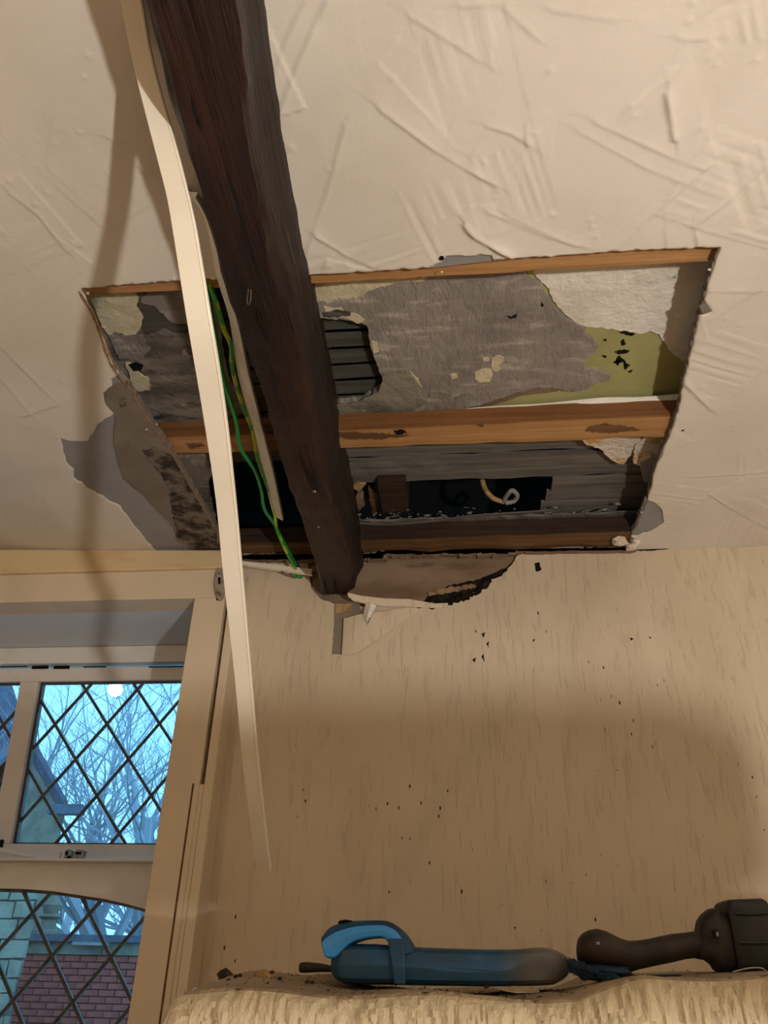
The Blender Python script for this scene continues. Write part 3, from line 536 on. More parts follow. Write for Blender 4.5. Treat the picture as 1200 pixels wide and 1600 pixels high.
b.add(*rock(c0, .022, .016, .013, 1)); b.add(*rock(PY(985, 855, 1.61), .014, .012, .01, 2)); b.add(*rock(PY(993, 846, 1.61), .01, .01, .014, 3)); b.build('plaster_crumb', X['crumb'], WB)
wplate('ceiling_crack', [(990, 856), (1015, 855), (1045, 857), (1015, 860), (992, 860)], D - .002, .003, X['black'], WB, 4, .6, 88)

# ================================================================== CEILING BEAM
bt_ = empty('ceiling_beam', (-.25, .8, 2.213)); tag(bt_, 'rough dark brown timber ceiling beam running to the wall across the hole', 'beam')
ZB = 2.213
stn = np.concatenate([np.linspace(-2.15, .2, 8), np.linspace(.24, 1.64, 130)]); rings = []
def fn(s, k): return mn.noise(Vector((s * 7, k * 3.1, 0))) * .0035 + mn.noise(Vector((s * 27, k * 3.1, 5))) * .0022
for s in stn:
    l, r2, tt = XL(s), XR(s), XT(s); e = max(0, (s - 1.56) / .08); e = min(1, e)
    pr = []
    zb = ZB + .006 * e ** 2
    prof = [(l + .004, H + .11), (l + .002, H + .02), (l, H - .04), (l + .001, ZB + .03), (l + .003, zb + .008), (l + .009, zb), (l + .025, zb - .001), (l + .045, zb + .0005), (r2 - .02, zb - .0008), (r2 - .007, zb), (r2 - .001, zb + .004), (r2 + .002 + (tt - r2) * .3, ZB + .022), (r2 + (tt - r2) * .6, ZB + .05), (tt, H - .03), (tt, H + .02), (tt - .004, H + .11)]
    for k_, (a, c) in enumerate(prof):
        dx = fn(s, k_); dz = fn(s, k_ + 40); big = .0035 * math.sin(s * 9 + 1) if k_ >= 9 and k_ < 13 else 0
        pr.append((a + dx * (1.6 if k_ >= 9 or k_ < 5 else .8) + big, s, c + dz * (.8 if 4 <= k_ <= 10 else .4)))
    rings.append(pr)
b = MB(); b.loft(rings); n = len(rings[0]); mi = []
for i in range(len(rings) - 1):
    for j_ in range(n): mi.append(1 if 11 <= j_ <= 13 else 0)
mi += [0, 0]
o = b.build('beam_timber', None, bt_, mats=[X['beam'], X['beamside']], mi=mi, smooth=True)
o = obj('staple', *(lambda bb: (bb.v, bb.f))((lambda bb: (bb.tube(spline([PZ(388, 452, ZB - .001), PZ(386, 470, ZB - .004), PZ(388, 476, ZB - .005), PZ(391, 470, ZB - .004), PZ(392, 453, ZB - .001)], 5), .0011, 6), bb)[1])(MB())), X['steel'], bt_, label='rusty steel staple')
for a, c, l_, s in [(402, 480, 60, 0), (470, 700, 70, 1), (300, 150, 55, 2), (488, 740, 30, 3), (505, 905, 28, 4), (520, 905, 26, 5)]:
    zc = ZB - .0042
    p = [PZ(a, c, zc), PZ(a + 3, c + l_ * .3, zc), PZ(a + l_ * .22, c + l_ * .7, zc), PZ(a + l_ * .3, c + l_, zc), PZ(a + l_ * .2 - 2, c + l_ * .7, zc), PZ(a + 1, c + l_ * .3, zc)]
    b = MB(); b.prism(p, (0, 0, .003)); b.build('drying_crack', X['void'], bt_)
for k_, (a, c) in enumerate([(475, 768), (491, 768), (498, 823)]):
    b = MB(); b.add(*rock(PZ(a, c, ZB), .004, .004, .002, k_)); b.build('paint_fleck', X['creamplas'], bt_)

# ================================================================== CABLES AND TRUNKING
# hanging strip
SL = [(0, 188, 221, .80), (100, 208, 240, .825), (230, 241, 276, .835), (300, 259, 294, .835), (360, 270, 307, .83), (500, 292, 330, .83), (640, 316, 352, .88), (780, 337, 368, .94), (900, 349, 379, .99), (1060, 367, 393, 1.06), (1200, 380, 405, 1.12), (1345, 399, 422, 1.17)]
Ls = spline([PD(l, yv, d) for yv, l, r_, d in SL], 6); Rs = spline([PD(r_, yv + (18 if yv == 1345 else 0), d) for yv, l, r_, d in SL], 6)
t0 = Ls[0] - Ls[3]; Ls = [Ls[0] + t0 * np.array([1, 3, .1])] + Ls; Rs = [Rs[0] + t0 * np.array([1, 3, .1])] + Rs
b = MB(); rings = []
for p, q_ in zip(Ls, Rs):
    w = (q_ - p); n_ = np.cross(w, [0, -.45, .9]); i_ = Ls.index(p) if False else 0
    rings.append((p, q_))
RR = []
for k_ in range(len(rings)):
    p, q_ = rings[k_]; a = rings[max(0, k_ - 1)][0]; c = rings[min(len(rings) - 1, k_ + 1)][0]; t_ = c - a; t_ /= np.linalg.norm(t_); w = q_ - p; nn = np.cross(w, t_); nn /= np.linalg.norm(nn)
    if nn.dot(CP - p) > 0: nn = -nn
    u = w / np.linalg.norm(w)
    RR.append([p, q_ - u * .003, q_ - u * .0022 - nn * .0008, q_, q_ + nn * .006, q_ - u * .0014 + nn * .006, q_ - u * .0014 + nn * .0016, p + u * .0014 + nn * .0016, p + u * .0014 + nn * .006, p + nn * .006])
b.loft(RR); tg = empty('trunking_strip', Ls[1]); b.build('strip', X['pvc'], tg); tag(tg, 'long cream plastic trunking strip hanging from the ceiling past the beam', 'trunking')
b = MB(); b.tube([PD(366, 872, .985), PD(366, 872, .982)], .0014, 8); b.build('pin_hole', X['black'], tg)
# channel beside the beam
b = MB(); CH = [(290, 300, 305), (320, 340, 325), (339, 430, 352), (360, 500, 372), (371, 577, 388), (391, 657, 408), (411, 738, 428), (428, 806, 442)]
Lc = spline([PZ(a, c, H - .010) for a, c, e in CH], 5); Rc = spline([PZ(e, c + 8, H - .036) for a, c, e in CH], 5); RR = []
for p, q_ in zip(Lc, Rc):
    RR.append([p, q_, q_ + [.0016, 0, .009], q_ + [.0012, 0, .0016], p + [.001, 0, .002], p + [0, 0, .010], p + [-.0014, 0, .010], p + [-.0014, 0, 0]])
b.loft(RR); t = empty('trunking_channel', Lc[0]); b.build('channel', X['pvcw'], t); tag(t, 'white plastic trunking channel running along the left side of the beam', 'trunking')
t = empty('trunking_offcut', PY(380, 877, 1.6)); b = MB(); p, q_ = PY(376, 878, 1.60), PY(487, 893, 1.62)
b.hexa([p + [0, 0, -.006], q_ + [0, 0, -.007], q_ + [0, 0, .007], p + [0, 0, .003], p + [0, .012, -.006], q_ + [0, .012, -.007], q_ + [0, .012, .007], p + [0, .012, .003]]); b.build('strip', X['pvc'], t); tag(t, 'short thin cream strip lying along the wall top left of the beam foot', 'trunking')
# cables
def cable(name, pts, r, m, label):
    P_ = [PZ(a, c, z_) for a, c, z_ in pts]; P_ = spline(P_, 8); t = empty(name, P_[0]); b = MB(); b.tube(P_, r, 10); b.build('insulation', m, t, smooth=True); tag(t, label, 'cable', 'earth cables beside the beam')
cable('earth_cable', [(318, 420, H + .02), (330, 490, H + .0), (340, 540, H - .006), (351, 600, H - .008), (368, 655, H - .008), (376, 700, H - .006), (398, 735, H - .006), (408, 765, H - .006), (413, 795, H - .01), (428, 818, H - .015), (446, 850, H - .02), (462, 878, H - .03), (474, 900, H - .045), (470, 902, H - .05), (455, 897, H - .048)], .0038, X['wgreen'] , 'plain green cable, left of the pair hanging beside the beam')
cable('earth_cable', [(320, 428, H + .03), (337, 470, H - .004), (350, 515, H - .01), (361, 540, H - .012), (363, 575, H - .012), (376, 625, H - .012), (395, 675, H - .012), (402, 715, H - .012), (416, 755, H - .012), (428, 790, H - .012), (432, 825, H - .02), (444, 855, H - .03), (462, 890, H - .045), (473, 911, H - .055)], .0038, X['wyel'], 'green and yellow striped cable nearest the beam')
cable('cable_tail', [(440, 893, H - .05), (455, 901, H - .052), (480, 910, H - .05), (500, 914, H - .045)], .0022, X['brown'], 'thin grey cable end behind the foot of the beam')
# cover plate on the casing corner
t = empty('cover_plate', PY(343, 912, 1.575)); b = MB(); pl = []
for k_ in range(20): a = 2 * math.pi * k_ / 20; pl.append(PY(343 + 8.5 * math.cos(a), 912 + 26 * math.sin(a), 1.572))
b.prism(pl, (0, .008, 0)); PLT = b.build('plate', X['tape'], t, bevel=.0015)
b = MB(); b.prism([PY(341, 902, 1.5705), PY(344, 902, 1.5705), PY(344, 912, 1.5705), PY(341, 912, 1.5705)], (0, .002, 0)); b.build('slot', X['black'], PLT)
for c in (896, 928): b = MB(); p = PY(343, c, 1.5715); b.tube([p, p + [0, .002, 0]], .0022, 8); b.build('screw', X['steel'], PLT)
b = MB(); b.prism([PY(338, 934, 1.579), PY(341, 934, 1.579), PY(341, 938, 1.579), PY(338, 938, 1.579)], (0, .002, 0)); b.build('keyhole', X['black'], t)
tag(t, 'oval grey metal cover plate at the top right corner of the window casing', 'cover plate')

# ================================================================== WINDOW
WN = empty('window_1', (-1.2, 1.885, 1.7)); struct(WN); WN['label'] = 'white leaded window with a tilted top sash'
GY0 = 1.885; P0 = np.array([0, GY0, 2.135]); tilt = np.array([0, .15, -1.]); tilt /= np.linalg.norm(tilt); nrm = np.cross([1, 0, 0], tilt)
def top2w(u, v, d=0): return np.array([u, GY0, 2.135]) + tilt * v + np.array(nrm) * d * (1 if nrm[1] > 0 else -1)
def top_uv(px, py): p = PP(px, py, P0, nrm); return np.array([p[0], (p - P0).dot(tilt)])
def low2w(u, v, d=0): return np.array([u, GY0 + d, 2.135 - v])
def low_uv(px, py): p = PY(px, py, GY0); return np.array([p[0], 2.135 - p[2]])
def clip(poly, nvec, c):
    out = []
    for i in range(len(poly)):
        a, b_ = poly[i], poly[(i + 1) % len(poly)]; da, db = a.dot(nvec) - c, b_.dot(nvec) - c
        if da <= 0: out.append(a)
        if (da < 0) != (db < 0) and abs(da - db) > 1e-12: out.append(a + (b_ - a) * da / (da - db))
    return out
def bar2(to3, a, b_, w, d0, d1):
    t_ = (b_ - a) / (np.linalg.norm(b_ - a) + 1e-9); s_ = np.array([-t_[1], t_[0]]) * w / 2
    B = MB(); B.hexa([to3(*(a - s_), d0), to3(*(b_ - s_), d0), to3(*(b_ + s_), d0), to3(*(a + s_), d0), to3(*(a - s_), d1), to3(*(b_ - s_), d1), to3(*(b_ + s_), d1), to3(*(a + s_), d1)]); return B
def leaded(to3, region, anchor, dx, dv, parent, cw=.0065):
    """region: convex polygon in plane coords; lattice of diamonds"""
    R_ = [np.array(p, float) for p in region]
    cen = sum(R_) / len(R_); hp = []
    for i in range(len(R_)):
        a, c = R_[i], R_[(i + 1) % len(R_)]; nv_ = np.array([(c - a)[1], -(c - a)[0]]); 
        if nv_.dot(cen - a) > 0: nv_ = -nv_
        nv_ /= np.linalg.norm(nv_); hp.append((nv_, nv_.dot(a)))
    umin, umax = min(p[0] for p in R_), max(p[0] for p in R_); vmin, vmax = min(p[1] for p in R_), max(p[1] for p in R_)
    def cl(poly):
        for nv_, c in hp:
            poly = clip(poly, nv_, c)
            if len(poly) < 3: return None
        return poly
    ni = int((umax - umin) / dx) + 4; nj = int((vmax - vmin) / dv) + 4
    i0 = int((umin - anchor[0]) / dx) - 1; j0 = int((vmin - anchor[1]) / dv) - 1
    for j_ in range(j0, j0 + nj + 1):
        for i in range(i0, i0 + ni + 1):
            c = np.array([anchor[0] + i * dx + (dx / 2 if j_ % 2 else 0), anchor[1] + j_ * dv])    # a lattice node = top of a diamond
            po = cl([c, c + [dx / 2, dv], c + [0, 2 * dv], c + [-dx / 2, dv]])
            if po is None: continue
            ar = .5 * abs(sum(po[k_][0] * po[(k_ + 1) % len(po)][1] - po[(k_ + 1) % len(po)][0] * po[k_][1] for k_ in range(len(po))))
            if ar < 1e-5: continue
            B = MB(); B.prism([to3(*p, .0) for p in po], to3(0, 0, .003) - to3(0, 0, 0)); B.build('pane', X['glass'], parent)
    for sg in (1, -1):
        dr = np.array([sg * dx / 2, dv])
        for i in range(i0 - nj, i0 + ni + nj):
            a = np.array([anchor[0] + i * dx, anchor[1]]); lo, hi = -1e9, 1e9
            for nv_, c in hp:
                q1, q2 = nv_.dot(a) - c, nv_.dot(dr)
                if abs(q2) < 1e-12:
                    if q1 > 0: lo, hi = 1, 0
                elif q2 > 0: hi = min(hi, -q1 / q2)
                else: lo = max(lo, -q1 / q2)
            if hi - lo > .05: bar2(to3, a + dr * lo, a + dr * hi, cw, -.003 - .0008 * (sg > 0), .005).build('came', X['lead'], parent, bevel=.0012)
# plane coords of the top sash
A0 = top_uv(86, 1131); A1 = top_uv(167, 1131); A2 = top_uv(199, 1187); A3 = top_uv(183, 1302); dxT = A1[0] - A0[0]; dvT = (A3[1] - A1[1]) / 3
vg0 = top_uv(150, 1066)[1]; vg1 = top_uv(150, 1319)[1]; ug = top_uv(70, 1066)[0]; mr = top_uv(66, 1066)[0]; ml = top_uv(38, 1066)[0]; vrb = top_uv(150, 1344)[1]; vt0 = top_uv(150, 1045)[1]
sash = empty('top_sash', (0, 0, 0)); sash.parent = WN; sash.location = (0, 0, 0) 
sash.location = Vector((0, 0, 0))
def rect2(to3, u0, u1, v0, v1, d0, d1): B = MB(); B.hexa([to3(u0, v0, d0), to3(u1, v0, d0), to3(u1, v1, d0), to3(u0, v1, d0), to3(u0, v0, d1), to3(u1, v0, d1), to3(u1, v1, d1), to3(u0, v1, d1)]); return B
UR, UL = -.625, -1.97
rect2(top2w, UL, UR, vt0, vg0, -.02, .02).build('top_rail', X['wpaint'], sash, bevel=.002)
rect2(top2w, UL, UR, vg1, vrb, -.02, .02).build('bottom_rail', X['wpaint'], sash, bevel=.002)
rect2(top2w, ml, mr, vg0, vg1, -.02, .02).build('glazing_bar', X['wpaint'], sash, bevel=.002)
ml2 = ml - (UR - .02 - mr) ; 
rect2(top2w, UR - .022, UR, vg0, vg1, -.02, .02).build('right_stile', X['wpaint'], sash, bevel=.002)
rect2(top2w, UL, UL + .05, vg0, vg1, -.02, .02).build('left_stile', X['wpaint'], sash, bevel=.002)
for (u0, u1) in ((mr, UR - .022), (UL + .05, ml)):
    for (a, c, e, g) in ((u0, u1, vg0, vg0 + .005), (u0, u1, vg1 - .003, vg1), (u0, u0 + .007, vg0, vg1), (u1 - .007, u1, vg0, vg1)):
        rect2(top2w, a, c, e, g, -.006, .008).build('edge_came', X['lead'], sash)
    leaded(top2w, [(u0, vg0), (u1, vg0), (u1, vg1), (u0, vg1)], A1, dxT, dvT, sash)
# black flaking line on top rail
for a, c, w_ in [(50, 75, 4), (84, 108, 4), (0, 42, 1), (130, 165, 1), (232, 286, 1)]:
    p, q_ = PY(a, 1041.5, GY0 - .024), PY(c, 1041.5, GY0 - .024); B = MB(); B.box(p[0], q_[0], GY0 - .0235, GY0 - .02, p[2] - .0014 * w_, p[2] + .0006 * w_); B.build('flaked_paint', X['black'], sash)
# fixed frame
B = MB(); B.box(-2.0, -.60, GY0 - .018, GY0 + .05, 2.142, 2.1886); B.build('head_rail', X['wpaint'], WN, bevel=.003)
B = MB(); B.box(-.622, -.60, GY0 - .018, GY0 + .06, 1.02, 2.142); B.build('right_jamb', X['wpaint'], WN, bevel=.003)
B = MB(); B.box(-2.0, -1.975, GY0 - .018, GY0 + .06, 1.02, 2.142); B.build('left_jamb', X['wpaint'], WN, bevel=.003)
# arched transom: top at row 1347, underside a shallow arch
zt = PY(100, 1348, GY0 - .02)[2]
arch = [(-40, 1386), (0, 1388), (40, 1389), (80, 1392), (120, 1398), (160, 1404), (200, 1413), (229, 1421)]
ap = [PY(a, c, GY0 - .02) for a, c in arch]; ap.append(np.array([-.60, GY0 - .02, ap[-1][2] - .028])); xm = ap[0][0]
leftp = [np.array([2 * xm - p[0] , p[1], p[2]]) for p in ap[1:]][::-1]; leftp = [p for p in leftp if p[0] > -2.0]
B = MB(); und = [p for p in leftp] + ap; und = [np.array([-2.0, GY0 - .02, und[0][2]])] + und
for p, q_ in zip(und[:-1], und[1:]):
    B.hexa([p, q_, np.array([q_[0], q_[1], zt]), np.array([p[0], p[1], zt]), p + [0, .06, 0], q_ + [0, .06, 0], np.array([q_[0], q_[1] + .06, zt]), np.array([p[0], p[1] + .06, zt])])
B.build('arched_transom', X['wpaint'], WN)
B = MB(); B.box(-2.0, -.60, GY0 - .05, GY0 + .04, zt, zt + .006); B.build('transom_sill', X['wpaint'], WN, bevel=.002)
B = MB()
for p, q_ in zip(und[:-1], und[1:]):
    B.hexa([p + [0, .012, -.006], q_ + [0, .012, -.006], q_ + [0, .012, .001], p + [0, .012, .001], p + [0, .03, -.006], q_ + [0, .03, -.006], q_ + [0, .03, .001], p + [0, .03, .001]])
B.build('edge_came', X['lead'], WN)
B0 = low_uv(82, 1492); B1 = low_uv(173, 1497); B2 = low_uv(139, 1427); dxL = B1[0] - B0[0]; dvL = ((B0[1] + B1[1]) / 2 - B2[1])
reg = [(p[0], 2.135 - p[2]) for p in und if p[0] < -.61 and p[0] > -1.6]; reg = [(reg[0][0], 1.05)] + reg + [(-.622, reg[-1][1] + .02), (-.622, 1.05)]
leaded(lambda u, v, d=0: low2w(u, v, d), reg, ((B0 + B1) / 2 - np.array([dxL / 2, 0])), dxL, dvL, WN, .0072)
B = MB(); B.box(-1.65, -1.6, GY0 - .02, GY0 + .04, 1.08, zt - .03); B.build('mullion', X['wpaint'], WN, bevel=.003)
B = MB(); B.box(-2.0, -.60, GY0 - .03, GY0 + .05, 1.02, 1.085); B.build('bottom_rail', X['wpaint'], WN, bevel=.003)
# stay and catch on the transom
ct = empty('window_catch', PY(105, 1344, 1.865)); tag(ct, 'white painted catch with a tarnished metal block on the transom', 'catch')
def pxbox(x0, x1, y0, y1, y, dpt, m, name, parent, bev=.001):
    a, c = PY(x0, y1, y), PY(x1, y0, y); B = MB(); B.box(a[0], c[0], y, y + dpt, a[2], c[2]); return B.build(name, m, parent, bevel=bev)
pxbox(73, 104, 1341, 1345.5, 1.85, .02, X['wpaint'], 'base', ct); pxbox(87, 95, 1330, 1342, 1.855, .008, X['wpaint'], 'lug', ct)
pxbox(99, 113, 1327, 1343, 1.868, .02, X['steel'], 'catch_block', ct, .003); pxbox(115, 131, 1327, 1343, 1.868, .02, X['steel'], 'catch_block', ct, .003)
for a, c, e, g in [(101, 106, 1330, 1336), (117, 127, 1331, 1335), (104, 111, 1337, 1342)]: pxbox(a, c, e, g, 1.8665, .002, X['black'], 'slot', ct, 0)
st = empty('window_stay', PY(30, 1335, 1.86)); tag(st, 'long white casement stay bar lying left of the catch', 'window stay')
B = MB(); B.tube(spline([PY(-30, 1322, 1.86), PY(0, 1328, 1.86), (PY(35, 1336, 1.858)), PY(72, 1343, 1.856)], 4), [.006, .006, .006, .006, .0055, .005, .005, .0045, .004, .004, .003, .003, .0025], 8); B.build('bar', X['wpaint'], st, smooth=True)
pxbox(-4, 4, 1311, 1326, 1.862, .012, X['black'], 'pin', st, .003); pxbox(10, 26, 1339, 1345, 1.855, .01, X['wpaint'], 'bracket', st)
# casing (trim)
b = MB(); b.box(-2.05, -.531, 1.58, D, 2.1886, 2.262); b.box(-.603, -.531, 1.58, D, .95, 2.1886); b.box(-2.05, -2.0, 1.58, D, .95, 2.1886); b.box(-2.0, -.603, 1.6, D, .95, 1.02)
T1 = struct(b.build('trim_1', X['paint'], bevel=.002)); T1['label'] = 'painted window casing'
b = MB(); b.box(-2.0, -.603, D - .002, GY0 - .018, 2.1886, 2.196); b.box(-.603, -.595, D - .02, GY0 - .018, 1.02, 2.19); b.box(-2.0, -.6, D - .02, GY0 - .03, 1.0, 1.02)
struct(b.build('trim_2', X['revealpaint'])); 
b = MB(); b.hexa([(-2.1, 1.572, 2.262), (-.522, 1.572, 2.262), (-.522, 1.572, H - .012), (-2.1, 1.572, H + .042), (-2.1, D, 2.262), (-.522, D, 2.262), (-.522, D, H - .002), (-2.1, D, H + .085)])
struct(b.build('trim_3', X['yellowed'], bevel=.003))['label'] = 'yellowed cornice strip above the window'
b = MB(); b.box(-.531, -.508, 1.60, D, .95, 2.262); struct(b.build('trim_4', X['rust']))
b = MB(); b.box(-.522, -.503, 1.583, D, .95, 2.262); b.box(-.541, -.5225, 1.584, 1.62, .95, 1.775); struct(b.build('trim_5', X['paint'], bevel=.0015))
b = MB(); b.box(-.5455, -.5415, 1.5795, 1.6, .95, 1.775); struct(b.build('trim_6', X['oldjoist']))

# ================================================================== OUTSIDE
b = MB(); b.box(-40, 20, 2.2, 60, -.6, -.5); struct(b.build('ground', X['grass']))
gw = empty('garden_wall', (-3.6, 11.8, -.5)); tag(gw, 'red brick garden wall with a pale coping seen through the lower leaded panes', 'wall')
YB = 11.6
zc_ = PY(150, 1492, YB)[2]; xl = PY(35, 1500, YB)[0]; xr_ = PY(255, 1500, YB)[0]; zb_ = PY(120, 1605, YB)[2]
b = MB(); b.box(-9, 2, YB + .02, YB + .3, -.5, zc_); b.build('mortar_core', X['mortar'], gw)
bw, bh = .225, .078; rows_ = int((zc_ - zb_) / bh) + 1; b = MB(); b.box(0, bw - .012, 0, .05, 0, bh - .012); proto = None
for j_ in range(rows_):
    z0 = zc_ - (j_ + 1) * bh; xx = xl - .3 + (bw / 2 if j_ % 2 else 0)
    while xx < xr_:
        if proto is None: proto = b.build('brick', X['brickr'], gw); proto.data.materials[0] = X['brickr']; o = proto
        else: o = obj('brick', None, None, None, gw, mesh=proto.data)
        o.location = Vector((xx, YB - .02 + rnd.uniform(-.006, .006), z0)); xx += bw
a, c = PY(35, 1490, YB), PY(260, 1482, YB)
zk_ = PY(150, 1461, YB)[2]; xx = -9; r = random.Random(2)
while xx < 1:
    ln = r.uniform(.5, .8); b = MB(); b.box(xx, xx + ln - .012, YB - .05, YB + .35, zc_, zk_ - .09); b.build('stone_block', X['brickp'], gw); xx += ln
b = MB(); b.box(-9, 2, YB - .12, YB + .4, zk_ - .085, zk_); b.build('coping', X['slate'], gw)
a, c = PY(120, 1477, YB), PY(174, 1473, YB)
b = MB(); b.box(a[0], c[0], YB - .16, YB + .02, a[2], c[2]); b.build('ledge', X['lgrey'], gw)
# stone pier left
YS = 9.0; t = empty('stone_pier', (PY(10, 1500, YS)[0], YS, -.5)); tag(t, 'pale rubble stone wall at the left of the lower leaded panes', 'wall')
xr2 = PY(42, 1480, YS)[0]; b = MB(); b.prism([(-9, YS + .03, -.5), (xr2 - .02, YS + .03, -.5), (xr2 - .02, YS + .03, PY(10, 1372, YS)[2]), (-9, YS + .03, PY(10, 1372, YS)[2])], (-1.4, 1.2, 0)); b.build('mortar_core', X['mortar'], t)
pxl = PY(-20, 1480, YS)[0]; zz = PY(10, 1600, YS)[2] - .1; r = random.Random(6)
while zz < PY(10, 1372, YS)[2] - .1:
    hgt = r.uniform(.12, .2); xx = pxl - r.uniform(0, .2)
    while xx < xr2 - .05:
        ln = min(r.uniform(.18, .4), xr2 - xx); b = MB(); b.add([(xx + a * (ln - .02) + r.uniform(-.008, .008), YS + c * .06 + (0 if c else r.uniform(-.02, .01)), zz + e * (hgt - .02) + r.uniform(-.008, .008)) for a in (0, 1) for c in (0, 1) for e in (0, 1)], [(0, 1, 3, 2), (4, 6, 7, 5), (0, 4, 5, 1), (2, 3, 7, 6), (0, 2, 6, 4), (1, 5, 7, 3)])
        b.build('stone', X['brickp'], t); xx += ln
    zz += hgt
# finial
t = empty('stone_finial', PY(72, 1461, YB + .12)); b = MB(); c = PY(72, 1461, YB + .12)
prof = [(0, .26), (.08, .26), (.1, .16), (.3, .12), (.36, .2), (.42, .12), (.6, .17), (.72, .1), (.8, .06), (.86, .1), (.95, .02)]
b.loft([[c + [R_ * .8 * math.cos(k_ * math.pi / 6), R_ * .8 * math.sin(k_ * math.pi / 6), zz_ * .62] for k_ in range(12)] for zz_, R_ in prof]); b.build('finial', X['brickp'], t, smooth=True)
b = MB(); b.box(c[0] - .14, c[0] + .14, YB - .02, YB + .26, c[2], c[2] + .05); b.build('pedestal', X['brickp'], t); tag(t, 'small pale stone finial on a pedestal seen through the lower panes', 'finial')
# gabled house
hs = empty('gabled_house', (PY(60, 1300, 13)[0], 13, -.5)); tag(hs, 'house with a steep gable behind the left part of the top window', 'house')
YG = 13.0; apx = PY(58, 1150, YG); ev = PY(113, 1252, YG); dxg = ev[0] - apx[0]
ridge_z = apx[2]; lx = apx[0] - dxg
b = MB(); b.prism([(lx, YG, -.5), (ev[0] - .08, YG, -.5), (ev[0] - .08, YG, ev[2]), (apx[0], YG, ridge_z - .1), (lx + .25, YG, ev[2])], (-5, 5, 0)); b.build('gable_wall', X['brickp'], hs)
for sgn, q_ in ((1, ev), (-1, (lx, 0, ev[2]))):
    b = MB(); b.prism([(apx[0], YG - .25, ridge_z), (q_[0], YG - .25, q_[2]), (q_[0], YG - .25, q_[2] - .09), (apx[0], YG - .25, ridge_z - .12)], (-5.4, 5.4, 0)); b.build('roof_slope', X['slate'], hs)
a, c = PY(100, 1271, YG - .3), PY(127, 1256, YG - .3)
b = MB(); b.box(a[0] - .3, c[0], YG - .3, YG - .1, a[2], c[2]); b.build('parapet', X['slate'], hs)
# big roof at far left
t = empty('steep_roof_house', (PY(0, 1300, 16)[0] - 2, 16, -.5)); a = PY(8, 1062, 16); c = PY(32, 1110, 16)
b = MB(); b.prism([(a[0] - 5, 16, -.5), (PY(25, 1300, 16)[0], 16, -.5), (c[0], 16, c[2]), (a[0], 16, a[2] + .2), (a[0] - 1, 16, a[2] + .8), (a[0] - 5, 16, a[2] + .8)], (-4, 4, 0)); b.build('roof', X['slate'], t); tag(t, 'tall dark roofed house at the very left of the top window', 'house')
# bare trees
def tree(base, hgt, seed, label, LV=5):
    r = random.Random(seed); t = empty('bare_tree', base); BR = MB()
    def grow(p, d, L, rad, lv):
        n = 4; pts = [p]; rs_ = [rad]
        for k_ in range(n):
            d = d + np.array([r.uniform(-.22, .22), r.uniform(-.22, .22), r.uniform(-.1, .16)]); d /= np.linalg.norm(d); p = p + d * L / n; pts.append(p); rs_.append(rad * (1 - .5 * (k_ + 1) / n))
        (TR if lv == 0 else BR).tube(pts, rs_, 6 if lv < 2 else 3, False)
        if lv < LV:
            for k_ in range(3 if lv else 5):
                i = r.randint(1, n); q_ = pts[i]; a = r.uniform(0, 6.28); sp_ = r.uniform(.45, .95); e = d + sp_ * np.array([math.cos(a), math.sin(a), r.uniform(-.25, .3)]); e /= np.linalg.norm(e); grow(q_, e, L * r.uniform(.6, .82), rs_[i] * .68, lv + 1)
    TR = MB(); grow(np.array(base, float), np.array([0, 0, 1.]), hgt * .34, hgt * .016, 0)
    TR.build('trunk', X['bark'], t); BR.build('branches', X['bark'], t, kind='stuff'); tag(t, label, 'tree')
for k_, (px, yy, hg, lb) in enumerate([(215, 17, 14, 'bare tree whose twigs fill the right panes of the top window'), (150, 22, 16, 'bare tree showing behind the middle panes, left of the nearer tree'), (285, 24, 17, 'bare tree farthest to the right beyond the window'), (90, 30, 15, 'distant bare tree rising behind the gabled house')]):
    p = PY(px, 1515, yy); tree((p[0], yy, -.5), hg, 11 + k_, lb, 6 if k_ < 2 else 5)
gl = empty('globe_light', PY(180, 1077, 3.2)); b = MB(); c = PY(180, 1077, 3.2)
b.loft([[c + np.array([math.sin(a) * .032 * math.cos(k_ * math.pi / 8), math.sin(a) * .032 * math.sin(k_ * math.pi / 8), -math.cos(a) * .032]) for k_ in range(16)] for a in np.linspace(.05, math.pi - .05, 10)]); b.build('globe', X['glow'], gl, smooth=True)
b = MB(); b.tube([c + [0, 0, .032], c + [0, 0, 1.6]], .0012, 6); b.build('cord', X['black'], gl); b = MB(); b.box(c[0] - .05, c[0] + .05, 2.0, c[1] + .05, c[2] + 1.6, c[2] + 1.64); b.build('bracket', X['black'], gl)
tag(gl, 'round glowing white light showing near the top of the leaded window', 'light')

# ================================================================== FURNITURE UNDER THE DUST SHEET
def ztop(x_, y_): return 1.432 + .018 * np.clip((x_ - .115) / .065, 0, 1) + .009 * np.clip((x_ - .17) / .11, 0, 1) + .0015 * np.sin(x_ * 17) * np.clip(x_ * 5, 0, 1) + .003 * np.sin(x_ * 31 + y_ * 9) + .017 * np.clip((y_ - 1.0) / .28, 0, 1) * np.clip((-.13 - x_) / .06, 0, 1)
tb = empty('side_table', (.2, 1.2, 0)); tag(tb, 'table standing against the wall wholly under the dust sheet', 'table')
b = MB(); b.box(-.29, .95, 1.0, 1.50, 1.36, 1.418); b.build('tabletop', X['oldjoist'], tb)
for xx in (-.26, .92):
    for yy in (1.03, 1.47): b = MB(); b.box(xx - .02, xx + .02, yy - .02, yy + .02, 0, 1.36); b.build('leg', X['oldjoist'], tb)
